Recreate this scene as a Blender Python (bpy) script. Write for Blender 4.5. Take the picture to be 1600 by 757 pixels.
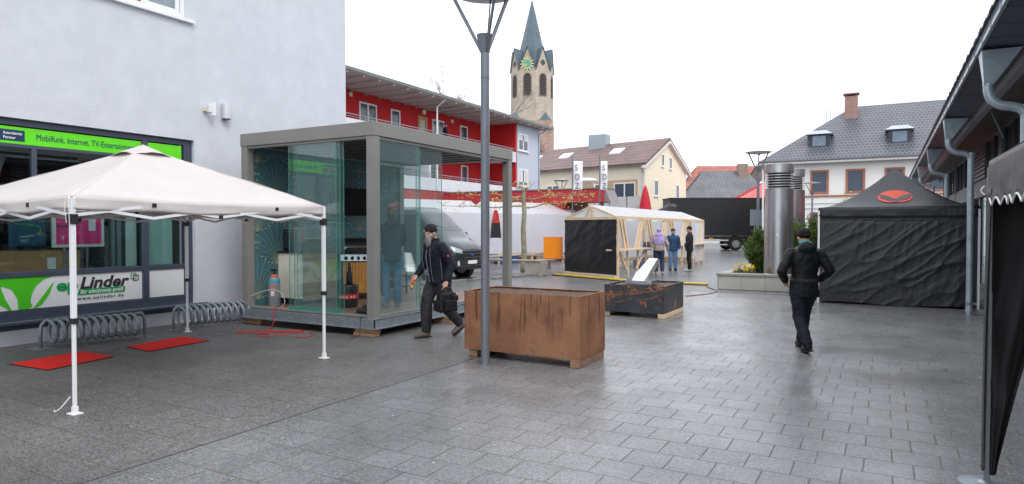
import bpy, bmesh, math, random
from mathutils import Vector, Matrix, noise
random.seed(7)
R = math.radians
S = bpy.context.scene
COL = S.collection
for o in list(bpy.data.objects): bpy.data.objects.remove(o)

# ------------------------------------------------------------------ camera
TH = math.atan(581/1040.)
cam_d = bpy.data.cameras.new('camera'); cam = bpy.data.objects.new('camera', cam_d); COL.objects.link(cam)
cam_d.sensor_width = 36; cam_d.lens = 1040/1600*36; cam_d.clip_start = .05; cam_d.clip_end = 2000
cam.location = (0, 0, 1.70); cam.rotation_euler = (R(90-1.18), 0, TH)
S.camera = cam
# ------------------------------------------------------------------ world: overcast
w = bpy.data.worlds.new('World'); S.world = w; w.use_nodes = True
nt = w.node_tree; nt.nodes.clear()
sky = nt.nodes.new('ShaderNodeTexSky'); sky.sky_type = 'NISHITA'; sky.sun_disc = False
sky.sun_elevation = R(48); sky.sun_rotation = R(-60); sky.air_density = 1.0; sky.dust_density = 6; sky.ozone_density = 1
hs = nt.nodes.new('ShaderNodeHueSaturation'); hs.inputs['Saturation'].default_value = .25; hs.inputs['Value'].default_value = 1.0
mx = nt.nodes.new('ShaderNodeMix'); mx.data_type = 'RGBA'; mx.inputs['Factor'].default_value = .82
mx.inputs['B'].default_value = (10.6, 11.0, 11.9, 1)
bg = nt.nodes.new('ShaderNodeBackground'); bg.inputs['Strength'].default_value = .092
wo = nt.nodes.new('ShaderNodeOutputWorld')
nt.links.new(sky.outputs[0], hs.inputs['Color']); nt.links.new(hs.outputs[0], mx.inputs['A'])
nt.links.new(mx.outputs['Result'], bg.inputs[0]); nt.links.new(bg.outputs[0], wo.inputs[0])
sd = bpy.data.lights.new('sun', 'SUN'); sd.energy = .9; sd.angle = R(30); sd.color = (1, .97, .93)
sun = bpy.data.objects.new('sun', sd); COL.objects.link(sun)
sun.rotation_euler = (R(42), 0, R(60+0))
S.view_settings.view_transform = 'Standard'; S.view_settings.look = 'None'
S.view_settings.gamma = 1; S.view_settings.exposure = 0.80
S.render.engine = 'CYCLES'
try:
    S.cycles.max_bounces = 8; S.cycles.transparent_max_bounces = 24
except Exception: pass

# ------------------------------------------------------------------ materials
MATS = {}
def mat(name, col, rough=.7, metal=0., var=.12, vs=3., bump=0., bs=60., spec=.5, coat=0., emit=None, stain=None, alpha=None, sheen=0):
    """principled with object-space noise in colour and bump; stain=(colour, scale, lo, hi)"""
    if name in MATS: return MATS[name]
    m = bpy.data.materials.new(name); m.use_nodes = True; n = m.node_tree; b = n.nodes['Principled BSDF']
    tc = n.nodes.new('ShaderNodeTexCoord')
    nz = n.nodes.new('ShaderNodeTexNoise'); nz.inputs['Scale'].default_value = vs; nz.inputs['Detail'].default_value = 6; nz.inputs['Roughness'].default_value = .65
    n.links.new(tc.outputs['Object'], nz.inputs['Vector'])
    rp = n.nodes.new('ShaderNodeMapRange'); rp.inputs['From Min'].default_value = .3; rp.inputs['From Max'].default_value = .7
    rp.inputs['To Min'].default_value = 1-var; rp.inputs['To Max'].default_value = 1+var
    n.links.new(nz.outputs['Fac'], rp.inputs['Value'])
    mu = n.nodes.new('ShaderNodeVectorMath'); mu.operation = 'SCALE'; mu.inputs[0].default_value = col[:3]
    n.links.new(rp.outputs[0], mu.inputs['Scale'])
    cout = mu.outputs[0]
    if stain:
        sc, ss, lo, hi = stain
        z2 = n.nodes.new('ShaderNodeTexNoise'); z2.inputs['Scale'].default_value = ss; z2.inputs['Detail'].default_value = 8; z2.inputs['Roughness'].default_value = .7
        n.links.new(tc.outputs['Object'], z2.inputs['Vector'])
        r2 = n.nodes.new('ShaderNodeMapRange'); r2.inputs['From Min'].default_value = lo; r2.inputs['From Max'].default_value = hi
        n.links.new(z2.outputs['Fac'], r2.inputs['Value'])
        m2 = n.nodes.new('ShaderNodeMix'); m2.data_type = 'RGBA'; m2.inputs['B'].default_value = (*sc, 1)
        n.links.new(cout, m2.inputs['A']); n.links.new(r2.outputs[0], m2.inputs['Factor']); cout = m2.outputs['Result']
    n.links.new(cout, b.inputs['Base Color'])
    b.inputs['Roughness'].default_value = rough; b.inputs['Metallic'].default_value = metal
    b.inputs['Specular IOR Level'].default_value = spec; b.inputs['Coat Weight'].default_value = coat
    if bump:
        z3 = n.nodes.new('ShaderNodeTexNoise'); z3.inputs['Scale'].default_value = bs; z3.inputs['Detail'].default_value = 5
        n.links.new(tc.outputs['Object'], z3.inputs['Vector'])
        bp = n.nodes.new('ShaderNodeBump'); bp.inputs['Strength'].default_value = bump; bp.inputs['Distance'].default_value = .02
        n.links.new(z3.outputs['Fac'], bp.inputs['Height']); n.links.new(bp.outputs[0], b.inputs['Normal'])
    if emit: b.inputs['Emission Color'].default_value = (*col[:3], 1); b.inputs['Emission Strength'].default_value = emit
    MATS[name] = m; return m

def glass(name, tint=(.8, .95, .92), refl=.08, opac=0., body=(.02, .05, .05)):
    if name in MATS: return MATS[name]
    m = bpy.data.materials.new(name); m.use_nodes = True; n = m.node_tree; n.nodes.clear()
    out = n.nodes.new('ShaderNodeOutputMaterial'); tr = n.nodes.new('ShaderNodeBsdfTransparent'); tr.inputs[0].default_value = (*tint, 1)
    gl = n.nodes.new('ShaderNodeBsdfGlossy'); gl.inputs['Roughness'].default_value = .015; gl.inputs[0].default_value = (.95, 1, 1, 1)
    fr = n.nodes.new('ShaderNodeLayerWeight'); fr.inputs['Blend'].default_value = .5
    pw_ = n.nodes.new('ShaderNodeMath'); pw_.operation = 'POWER'; pw_.inputs[1].default_value = 4.; n.links.new(fr.outputs['Facing'], pw_.inputs[0])
    mr = n.nodes.new('ShaderNodeMapRange'); mr.inputs['To Min'].default_value = refl; mr.inputs['To Max'].default_value = .9
    n.links.new(pw_.outputs[0], mr.inputs['Value'])
    df = n.nodes.new('ShaderNodeBsdfDiffuse'); df.inputs[0].default_value = (*body, 1)
    m1 = n.nodes.new('ShaderNodeMixShader'); m1.inputs[0].default_value = opac
    n.links.new(tr.outputs[0], m1.inputs[1]); n.links.new(df.outputs[0], m1.inputs[2])
    m2 = n.nodes.new('ShaderNodeMixShader'); n.links.new(mr.outputs[0], m2.inputs[0]); n.links.new(m1.outputs[0], m2.inputs[1]); n.links.new(gl.outputs[0], m2.inputs[2])
    n.links.new(m2.outputs[0], out.inputs[0]); MATS[name] = m; return m

def nd(n, t, **k):
    x = n.nodes.new(t)
    for a, b in k.items(): setattr(x, a, b)
    return x
def tile_mat(name, c1, c2, bw, bh, mortar=(.03, .03, .03), ms=.012, rough=.6, offset=.5, bump=.3, axes='XY', spec=.5, var=.2, sq=1, mrow=None):
    """brick / tile pattern in object space on the chosen plane"""
    if name in MATS: return MATS[name]
    m = bpy.data.materials.new(name); m.use_nodes = True; n = m.node_tree; b = n.nodes['Principled BSDF']
    tc = nd(n, 'ShaderNodeTexCoord'); sp = nd(n, 'ShaderNodeSeparateXYZ'); cb = nd(n, 'ShaderNodeCombineXYZ')
    n.links.new(tc.outputs['Object'], sp.inputs[0])
    n.links.new(sp.outputs[axes[0]], cb.inputs[0]); n.links.new(sp.outputs[axes[1]], cb.inputs[1])
    br = nd(n, 'ShaderNodeTexBrick'); br.offset = offset; br.inputs['Scale'].default_value = 1
    br.inputs['Brick Width'].default_value = bw; br.inputs['Row Height'].default_value = bh; br.inputs['Mortar Size'].default_value = ms; br.inputs['Mortar Smooth'].default_value = .3
    br.inputs['Color1'].default_value = (*c1, 1); br.inputs['Color2'].default_value = (*c2, 1); br.inputs['Mortar'].default_value = (*mortar, 1)
    n.links.new(cb.outputs[0], br.inputs['Vector'])
    nz = nd(n, 'ShaderNodeTexNoise'); nz.inputs['Scale'].default_value = .8; nz.inputs['Detail'].default_value = 8
    n.links.new(tc.outputs['Object'], nz.inputs['Vector'])
    mr = nd(n, 'ShaderNodeMapRange'); mr.inputs['From Min'].default_value = .3; mr.inputs['From Max'].default_value = .7; mr.inputs['To Min'].default_value = 1-var; mr.inputs['To Max'].default_value = 1+var
    n.links.new(nz.outputs['Fac'], mr.inputs['Value'])
    mu = nd(n, 'ShaderNodeVectorMath', operation='SCALE'); n.links.new(br.outputs['Color'], mu.inputs[0]); n.links.new(mr.outputs[0], mu.inputs['Scale'])
    n.links.new(mu.outputs[0], b.inputs['Base Color']); b.inputs['Roughness'].default_value = rough; b.inputs['Specular IOR Level'].default_value = spec
    bp = nd(n, 'ShaderNodeBump'); bp.inputs['Strength'].default_value = bump; bp.inputs['Distance'].default_value = .02; bp.invert = True
    n.links.new(br.outputs['Fac'], bp.inputs['Height']); n.links.new(bp.outputs[0], b.inputs['Normal'])
    MATS[name] = m; return m

# ------------------------------------------------------------------ object helpers
ROOT = {}
def tag(o, label=None, cat=None, group=None, kind=None):
    if label: o['label'] = label
    if cat: o['category'] = cat
    if group: o['group'] = group
    if kind: o['kind'] = kind
    return o
def thing(name, label, cat, loc=(0, 0, 0), rz=0., group=None):
    o = bpy.data.objects.new(name, None); COL.objects.link(o); o.empty_display_size = .2
    o.location = loc; o.rotation_euler = (0, 0, rz)
    ROOT[o.name] = Matrix.Translation(loc) @ Matrix.Rotation(rz, 4, 'Z')
    return tag(o, label, cat, group)

def cr(pts, k):
    """catmull-rom through rows of numbers"""
    if k <= 1 or len(pts) < 3: return [tuple(p) for p in pts]
    out = []; n = len(pts)
    for i in range(n-1):
        p0, p1, p2, p3 = pts[max(i-1, 0)], pts[i], pts[i+1], pts[min(i+2, n-1)]
        for j in range(k):
            t = j/k
            out.append(tuple(.5*((2*b)+(-a+c)*t+(2*a-5*b+4*c-d)*t*t+(-a+3*b-3*c+d)*t**3) for a, b, c, d in zip(p0, p1, p2, p3)))
    out.append(tuple(pts[-1])); return out

SPLIT = {'counter', 'lettering', 'track', 'concrete_block', 'foot', 'timber_block', 'skid', 'leg', 'post', 'knob', 'column', 'wall_light', 'side_window', 'boot_shaft', 'wheel_well', 'marker_light', 'eye', 'knee_patch', 'cargo_pocket', 'lower_panel', 'shop_pane', 'side_shelf', 'wiper', 'pocket', 'label', 'arrow', 'corner_roof', 'skid', 'strut', 'plug', 'hood_handle_', 'tie_cord', 'clamp', 'facade_line', 'verge'}
class MB:
    def __init__(s): s.v = []; s.f = []; s.m = []; s.mi = 0
    def add(s, vs, fs):
        o = len(s.v); s.v += [tuple(v) for v in vs]
        for f in fs: s.f.append(tuple(i+o for i in f)); s.m.append(s.mi)
        return s
    def box(s, x0, y0, z0, x1, y1, z1):
        vs = [(x, y, z) for z in (z0, z1) for y in (y0, y1) for x in (x0, x1)]
        return s.add(vs, [(0, 2, 3, 1), (4, 5, 7, 6), (0, 1, 5, 4), (2, 6, 7, 3), (0, 4, 6, 2), (1, 3, 7, 5)])
    def quad(s, *p): return s.add(p, [tuple(range(len(p)))])
    def hexa(s, bot, top):   # two rings of n points
        n = len(bot)
        return s.add(list(bot)+list(top), [tuple(range(n))[::-1], tuple(range(n, 2*n))]+[(i, (i+1) % n, n+(i+1) % n, n+i) for i in range(n)])
    def plate(s, pts, d):    # extrude polygon by vector d
        return s.hexa(pts, [tuple(a+b for a, b in zip(p, d)) for p in pts])
    def bar(s, a, b, w, h=None, up=(0, 0, 1)):
        h = h or w; a = Vector(a); b = Vector(b); d = (b-a).normalized(); u = Vector(up)
        if abs(d.dot(u)) > .98: u = Vector((0, 1, 0))
        x = d.cross(u).normalized(); y = x.cross(d).normalized()
        r = [x*(-w/2)+y*(-h/2), x*(w/2)+y*(-h/2), x*(w/2)+y*(h/2), x*(-w/2)+y*(h/2)]
        return s.hexa([a+q for q in r], [b+q for q in r])
    def tube(s, pts, r, n=12, k=1, caps=True, sq=1.):
        """pts list; r number or list of numbers or (rx,ry) pairs"""
        L = len(pts)
        rr = [r]*L if not isinstance(r, (list,)) else r
        rows = []
        for p, q in zip(pts, rr):
            a, b = (q, q) if not isinstance(q, tuple) else q
            rows.append((p[0], p[1], p[2], a, b))
        rows = cr(rows, k); P = [Vector(q[:3]) for q in rows]; vs = []; prev = None
        for i, q in enumerate(rows):
            d = (P[min(i+1, len(P)-1)]-P[max(i-1, 0)])
            if d.length < 1e-9: d = Vector((0, 0, 1))
            d.normalize()
            if prev is None:
                u = Vector((0, 1, 0)) if abs(d.y) < .9 else Vector((1, 0, 0))
                x = u.cross(d).normalized()
            else:
                x = prev-d*prev.dot(d)
                x = x.normalized() if x.length > 1e-6 else prev
            prev = x; y = d.cross(x).normalized()
            for j in range(n):
                t = 2*math.pi*j/n; vs.append(P[i]+x*math.cos(t)*q[3]+y*math.sin(t)*q[4])
        fs = [(i*n+j, i*n+(j+1) % n, (i+1)*n+(j+1) % n, (i+1)*n+j) for i in range(len(rows)-1) for j in range(n)]
        if caps: fs += [tuple(range(n))[::-1], tuple(range((len(rows)-1)*n, len(rows)*n))]
        return s.add(vs, fs)
    def cyl(s, x, y, z0, z1, r, r1=None, n=24): return s.tube([(x, y, z0), (x, y, z1)], [r, r if r1 is None else r1], n)
    def lathe(s, x, y, prof, n=24):
        vs = []
        for r, z in prof:
            for j in range(n): t = 2*math.pi*j/n; vs.append((x+r*math.cos(t), y+r*math.sin(t), z))
        L = len(prof)
        fs = [(i*n+j, i*n+(j+1) % n, (i+1)*n+(j+1) % n, (i+1)*n+j) for i in range(L-1) for j in range(n)]
        fs += [tuple(range(n))[::-1], tuple(range((L-1)*n, L*n))]
        return s.add(vs, fs)
    def ell(s, c, r, n=16, m=10, rot=None):
        vs = []; c = Vector(c)
        for i in range(1, m):
            a = math.pi*i/m
            for j in range(n):
                t = 2*math.pi*j/n; v = Vector((r[0]*math.sin(a)*math.cos(t), r[1]*math.sin(a)*math.sin(t), r[2]*math.cos(a)))
                vs.append(c+(rot @ v if rot else v))
        top = Vector((0, 0, r[2])); bot = -top
        vs += [c+(rot @ top if rot else top), c+(rot @ bot if rot else bot)]
        T = len(vs)-2; B = T+1
        fs = [(i*n+j, (i+1)*n+j, (i+1)*n+(j+1) % n, i*n+(j+1) % n) for i in range(m-2) for j in range(n)]
        fs += [(T, j, (j+1) % n) for j in range(n)]+[(B, (m-2)*n+(j+1) % n, (m-2)*n+j) for j in range(n)]
        return s.add(vs, fs)
    def grid(s, fn, nu, nv):
        vs = [fn(i/nu, j/nv) for j in range(nv+1) for i in range(nu+1)]
        return s.add(vs, [(j*(nu+1)+i, j*(nu+1)+i+1, (j+1)*(nu+1)+i+1, (j+1)*(nu+1)+i) for j in range(nv) for i in range(nu)])
    def parts(s):
        par = list(range(len(s.v)))
        def find(a):
            while par[a] != a: par[a] = par[par[a]]; a = par[a]
            return a
        for f in s.f:
            r = find(f[0])
            for i in f[1:]: par[find(i)] = r
        g = {}
        for k, f in enumerate(s.f): g.setdefault(find(f[0]), []).append(k)
        out = []
        for ks in g.values():
            m = MB(); mp = {}
            for k in ks:
                for i in s.f[k]:
                    if i not in mp: mp[i] = len(m.v); m.v.append(s.v[i])
                m.f.append(tuple(mp[i] for i in s.f[k])); m.m.append(s.m[k])
            out.append(m)
        return out
    def build(s, name, material, parent=None, **k):
        if name in SPLIT and parent is not None and not k.get('remesh'):
            return [q.build_one(name, material, parent, **k) for q in s.parts()][0]
        return s.build_one(name, material, parent, **k)
    def build_one(s, name, material, parent=None, world=True, smooth=False, bevel=0, solid=0, remesh=0, crease=0, bseg=2):
        me = bpy.data.meshes.new(name); me.from_pydata(s.v, [], s.f)
        if parent is not None and world:
            me.transform(ROOT[root_of(parent).name].inverted())
        mats = material if isinstance(material, (list, tuple)) else [material]
        for q in mats: me.materials.append(q)
        me.polygons.foreach_set('material_index', s.m)
        bm = bmesh.new(); bm.from_mesh(me); bmesh.ops.recalc_face_normals(bm, faces=bm.faces); bm.to_mesh(me); bm.free()
        if smooth: me.polygons.foreach_set('use_smooth', [True]*len(me.polygons))
        o = bpy.data.objects.new(name, me); COL.objects.link(o)
        if parent is not None: o.parent = parent
        if remesh:
            q = o.modifiers.new('remesh', 'REMESH'); q.mode = 'VOXEL'; q.voxel_size = remesh; q.use_smooth_shade = True
            q = o.modifiers.new('smooth', 'SMOOTH'); q.factor = .5; q.iterations = 3 if remesh < .015 else 2
            if crease:
                tx = bpy.data.textures.get('crease') or bpy.data.textures.new('crease', 'CLOUDS'); tx.noise_scale = .09; tx.noise_depth = 2
                q = o.modifiers.new('crease', 'DISPLACE'); q.texture = tx; q.strength = crease; q.mid_level = .5; q.texture_coords = 'LOCAL'
        if solid:
            q = o.modifiers.new('solid', 'SOLIDIFY'); q.thickness = solid; q.offset = 0
        if bevel:
            q = o.modifiers.new('bevel', 'BEVEL'); q.width = bevel; q.segments = bseg; q.limit_method = 'ANGLE'
        if smooth == 'auto':
            try: me.set_sharp_from_angle(angle=R(35))
            except Exception: pass
        return o
def root_of(o):
    while o.parent: o = o.parent
    return o
def obj(name, material, fn, parent=None, **k):
    b = MB(); fn(b); return b.build(name, material, parent, **k)

def text(name, body, material, parent, size, loc, xdir, updir, depth=.002, align='LEFT', shear=0, bold=0., sx=1., spacing=1., world=True, fit=None):
    c = bpy.data.curves.new(name, 'FONT'); c.body = body; c.size = size; c.extrude = depth/2; c.shear = shear; c.offset = bold*size
    c.align_x = align; c.align_y = 'BOTTOM_BASELINE' if hasattr(c, 'align_y') else 'BOTTOM'; c.space_character = spacing; c.resolution_u = 3
    t = bpy.data.objects.new(name, c); COL.objects.link(t)
    dg = bpy.context.evaluated_depsgraph_get(); me = bpy.data.meshes.new_from_object(t.evaluated_get(dg))
    bpy.data.objects.remove(t)
    if fit:
        xs = [v.co.x for v in me.vertices]; sx = fit/(max(xs)-min(xs))
    x = Vector(xdir).normalized(); u = Vector(updir).normalized(); z = x.cross(u)
    M = Matrix.Translation(loc) @ Matrix(((x.x*sx, u.x, z.x, 0), (x.y*sx, u.y, z.y, 0), (x.z*sx, u.z, z.z, 0), (0, 0, 0, 1)))
    me.transform(M)
    if world: me.transform(ROOT[root_of(parent).name].inverted())
    me.materials.clear(); me.materials.append(material)
    o = bpy.data.objects.new(name, me); COL.objects.link(o); o.parent = parent; return o

def dup(root, loc, rz, label, group=None):
    c = root.copy(); COL.objects.link(c); c.location = loc; c.rotation_euler = (0, 0, rz); c['label'] = label
    if group: c['group'] = group
    def rec(src, dst):
        for ch in list(src.children):
            k = ch.copy(); COL.objects.link(k); k.parent = dst; rec(ch, k)
    rec(root, c); return c

def window(parent, o, u, n, w, h, mf, mp, fw=.07, proud=.05, mull=(), sill=None, name='window', back=.0, cross=()):
    """o lower-left corner, u along, n outward; frame with pane as its child"""
    o = Vector(o); u = Vector(u).normalized(); n = Vector(n).normalized(); z = Vector((0, 0, 1)); b = MB()
    def bx(a0, a1, z0, z1, d0, d1, B):
        P = [o+u*a+z*c+n*d for a in (a0, a1) for c in (z0, z1) for d in (d0, d1)]
        B.add(P, [(0, 1, 3, 2), (4, 6, 7, 5), (0, 4, 5, 1), (2, 3, 7, 6), (0, 2, 6, 4), (1, 5, 7, 3)])
    bx(0, w, 0, fw, -.02, proud, b); bx(0, w, h-fw, h, -.02, proud, b); bx(0, fw, fw, h-fw, -.02, proud, b); bx(w-fw, w, fw, h-fw, -.02, proud, b)
    for q in mull: bx(w*q-fw*.6, w*q+fw*.6, fw, h-fw, -.02, proud*.8, b)
    for q in cross: bx(fw, w-fw, h*q-fw*.4, h*q+fw*.4, -.02, proud*.75, b)
    f = b.build(name, mf, parent)
    p = MB(); bx(fw, w-fw, fw, h-fw, -.015, back+.01, p); p.build('pane', mp, f)
    if sill:
        s_ = MB(); bx(-.06, w+.06, -.06, -.005, -.01, proud+.08, s_); s_.build('sill', sill, f)
    return f

def translucent(m, col, f):
    n = m.node_tree; b = n.nodes['Principled BSDF']; o = next(x for x in n.nodes if x.type == 'OUTPUT_MATERIAL')
    t = n.nodes.new('ShaderNodeBsdfTranslucent'); t.inputs[0].default_value = (*col, 1); a = n.nodes.new('ShaderNodeMixShader'); a.inputs[0].default_value = f
    n.links.new(b.outputs[0], a.inputs[1]); n.links.new(t.outputs[0], a.inputs[2]); n.links.new(a.outputs[0], o.inputs[0]); return m
# palette
white_render = mat('white_render', (.62, .64, .69), .9, var=.06, vs=2.2, bump=.6, bs=70, stain=((.575, .60, .655), .9, .5, .85))
white_paint = mat('white_paint', (.8, .8, .8), .45, var=.04)
plastic_white = mat('plastic_white', (.78, .79, .8), .35, var=.03)
frame_blue = mat('frame_blue', (.055, .068, .10), .4, var=.1)
dark = mat('dark', (.015, .015, .017), .6, var=.2)
black_metal = mat('black_metal', (.02, .02, .022), .4, var=.2)
galv = mat('galvanised', (.30, .34, .38), .42, metal=.6, var=.18, vs=9, stain=((.42, .46, .5), 14, .5, .75))
galv_dull = mat('galvanised_dull', (.24, .275, .30), .5, metal=.35, var=.25, vs=10)
zinc = mat('zinc', (.42, .50, .56), .38, metal=.4, var=.16, vs=5, stain=((.2, .25, .3), 3.5, .5, .8))
steel = mat('steel', (.60, .62, .64), .27, metal=1., var=.08, vs=2)
timber = mat('timber', (.74, .55, .35), .7, var=.18, vs=5)
timber_old = mat('timber_old', (.22, .13, .075), .8, var=.3, vs=8)
far_pane = mat('far_pane', (.045, .06, .085), .12, var=.3, vs=1.5, spec=.8)
# ================================================================== GROUND
def wet_paving(name, c1, c2, rough_lo, rough_hi, joint, jointc, ang=0, agg=.35, coat=.5):
    m = bpy.data.materials.new(name); m.use_nodes = True; n = m.node_tree; b = n.nodes['Principled BSDF']; L = n.links.new
    tc = nd(n, 'ShaderNodeTexCoord')
    br = nd(n, 'ShaderNodeTexBrick'); br.offset = .42; br.offset_frequency = 2
    mp = nd(n, 'ShaderNodeMapping'); mp.inputs['Location'].default_value = (.11, .13, 0)
    wz = nd(n, 'ShaderNodeTexNoise'); wz.inputs['Scale'].default_value = 3.; wz.inputs['Detail'].default_value = 3
    wsub = nd(n, 'ShaderNodeVectorMath', operation='SUBTRACT'); wsub.inputs[1].default_value = (.5, .5, .5)
    wsc = nd(n, 'ShaderNodeVectorMath', operation='SCALE'); wsc.inputs['Scale'].default_value = .014
    wad = nd(n, 'ShaderNodeVectorMath', operation='ADD')
    L(tc.outputs['Object'], wz.inputs['Vector']); L(wz.outputs['Color'], wsub.inputs[0]); L(wsub.outputs[0], wsc.inputs[0]); L(wsc.outputs[0], wad.inputs[0]); L(tc.outputs['Object'], wad.inputs[1])
    L(wad.outputs[0], mp.inputs[0]); L(mp.outputs[0], br.inputs['Vector'])
    for k, v in {'Scale': 1, 'Brick Width': .31, 'Row Height': .315, 'Mortar Size': joint, 'Mortar Smooth': .4, 'Bias': 0}.items(): br.inputs[k].default_value = v
    br.inputs['Color1'].default_value = (*c1, 1); br.inputs['Color2'].default_value = (*c2, 1); br.inputs['Mortar'].default_value = (*c1, 1)
    # aggregate speckle (exposed stone chips)
    vo = nd(n, 'ShaderNodeTexVoronoi'); vo.inputs['Scale'].default_value = 95; L(tc.outputs['Object'], vo.inputs['Vector'])
    sp = nd(n, 'ShaderNodeSeparateColor'); L(vo.outputs['Color'], sp.inputs[0])
    mr = nd(n, 'ShaderNodeMapRange'); mr.inputs['To Min'].default_value = 1-agg; mr.inputs['To Max'].default_value = 1+agg*1.5; L(sp.outputs[0], mr.inputs['Value'])
    big = nd(n, 'ShaderNodeTexNoise'); big.inputs['Scale'].default_value = .5; big.inputs['Detail'].default_value = 7; big.inputs['Roughness'].default_value = .6; L(tc.outputs['Object'], big.inputs['Vector'])
    mr2 = nd(n, 'ShaderNodeMapRange'); mr2.inputs['From Min'].default_value = .3; mr2.inputs['From Max'].default_value = .7; mr2.inputs['To Min'].default_value = .66; mr2.inputs['To Max'].default_value = 1.28; L(big.outputs['Fac'], mr2.inputs['Value'])
    m1 = nd(n, 'ShaderNodeMath', operation='MULTIPLY'); L(mr.outputs[0], m1.inputs[0]); L(mr2.outputs[0], m1.inputs[1])
    mu = nd(n, 'ShaderNodeVectorMath', operation='SCALE'); L(br.outputs['Color'], mu.inputs[0]); L(m1.outputs[0], mu.inputs['Scale'])
    # joints, broken up by noise and mossy in places
    jn = nd(n, 'ShaderNodeTexNoise'); jn.inputs['Scale'].default_value = 2.2; jn.inputs['Detail'].default_value = 4; L(tc.outputs['Object'], jn.inputs['Vector'])
    jr = nd(n, 'ShaderNodeMapRange'); jr.inputs['From Min'].default_value = .40; jr.inputs['From Max'].default_value = .66; jr.inputs['To Min'].default_value = .25; L(jn.outputs['Fac'], jr.inputs['Value'])
    jm = nd(n, 'ShaderNodeMath', operation='MULTIPLY'); L(jr.outputs[0], jm.inputs[0]); L(br.outputs['Fac'], jm.inputs[1])
    mo = nd(n, 'ShaderNodeTexNoise'); mo.inputs['Scale'].default_value = .55; mo.inputs['Detail'].default_value = 3; L(tc.outputs['Object'], mo.inputs['Vector'])
    mor = nd(n, 'ShaderNodeMapRange'); mor.inputs['From Min'].default_value = .5; mor.inputs['From Max'].default_value = .62; L(mo.outputs['Fac'], mor.inputs['Value'])
    jc = nd(n, 'ShaderNodeMix', data_type='RGBA'); jc.inputs['A'].default_value = (*jointc, 1); jc.inputs['B'].default_value = (.075, .085, .012, 1); L(mor.outputs[0], jc.inputs['Factor'])
    fx = nd(n, 'ShaderNodeMix', data_type='RGBA'); L(jm.outputs[0], fx.inputs['Factor']); L(mu.outputs[0], fx.inputs['A']); L(jc.outputs['Result'], fx.inputs['B'])
    L(fx.outputs['Result'], b.inputs['Base Color'])
    # wetness
    wn = nd(n, 'ShaderNodeTexNoise'); wn.inputs['Scale'].default_value = .9; wn.inputs['Detail'].default_value = 5; wn.inputs['Roughness'].default_value = .6; L(tc.outputs['Object'], wn.inputs['Vector'])
    wr = nd(n, 'ShaderNodeMapRange'); wr.inputs['From Min'].default_value = .35; wr.inputs['From Max'].default_value = .68; wr.inputs['To Min'].default_value = rough_hi; wr.inputs['To Max'].default_value = rough_lo; L(wn.outputs['Fac'], wr.inputs['Value'])
    ad = nd(n, 'ShaderNodeMath', operation='ADD'); L(wr.outputs[0], ad.inputs[0])
    jh = nd(n, 'ShaderNodeMath', operation='MULTIPLY'); jh.inputs[1].default_value = .4; L(br.outputs['Fac'], jh.inputs[0]); L(jh.outputs[0], ad.inputs[1])
    b.inputs['Roughness'].default_value = .6; b.inputs['Coat Weight'].default_value = coat; b.inputs['Coat IOR'].default_value = 1.45; L(ad.outputs[0], b.inputs['Coat Roughness'])
    b1 = nd(n, 'ShaderNodeBump'); b1.invert = True; b1.inputs['Strength'].default_value = .6; b1.inputs['Distance'].default_value = .01; L(br.outputs['Fac'], b1.inputs['Height'])
    b2 = nd(n, 'ShaderNodeBump'); b2.inputs['Strength'].default_value = .22; b2.inputs['Distance'].default_value = .004; L(vo.outputs['Distance'], b2.inputs['Height']); L(b1.outputs[0], b2.inputs['Normal'])
    L(b2.outputs[0], b.inputs['Normal']); MATS[name] = m; return m
paveR = wet_paving('paving_wet', (.128, .129, .134), (.156, .157, .163), .15, .40, .0066, (.016, .014, .012), agg=.5, coat=.85)
paveL = wet_paving('paving_damp', (.104, .099, .098), (.118, .112, .111), .22, .50, .005, (.034, .026, .02), agg=.6, coat=.3)
asph = mat('asphalt_wet', (.16, .165, .175), .2, var=.25, vs=.35, bump=.3, bs=160, stain=((.16, .165, .18), .6, .5, .72))
tag(obj('ground', mat('far_ground', (.09, .09, .095), .5, var=.2, vs=.1), lambda b: b.quad((-500, -60, -.01), (400, -60, -.01), (400, 900, -.01), (-500, 900, -.01))), kind='structure')
tag(obj('asphalt', asph, lambda b: b.quad((-60, -4, -.004), (40, -4, -.004), (40, 95, -.004), (-60, 95, -.004))), kind='structure')
tag(obj('paving', paveR, lambda b: b.quad((-4.63, -3, 0), (6.5, -3, 0), (6.5, 17.9, 0), (-4.63, 17.9, 0))), kind='structure')
tag(obj('pavement', paveL, lambda b: b.quad((-11.0, -3, 0), (-4.655, -3, 0), (-4.655, 12.9, 0), (-11.0, 12.9, 0))), kind='structure')
tag(obj('drain_joint', mat('joint_dirt', (.03, .033, .018), .9, var=.5, vs=12), lambda b: b.box(-4.655, -3, -.05, -4.63, 12.9, -.006)), kind='structure')
kerbm = mat('kerb_stone', (.2, .2, .2), .45, var=.2, vs=6)
def kerb(b):
    for i in range(7): b.box(-12.3+.22*i, 15.0+i*1.0, -.03, -12.12+.22*i, 15.985+i*1.0, .07)
tag(obj('kerb', kerbm, kerb, bevel=.01), kind='structure')
tag(obj('side_path', paveL, lambda b: b.quad((-18, 13.2, .003), (-12.3, 14.2, .003), (-11.0, 21.9, .003), (-18, 21.9, .003))), kind='structure')

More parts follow.
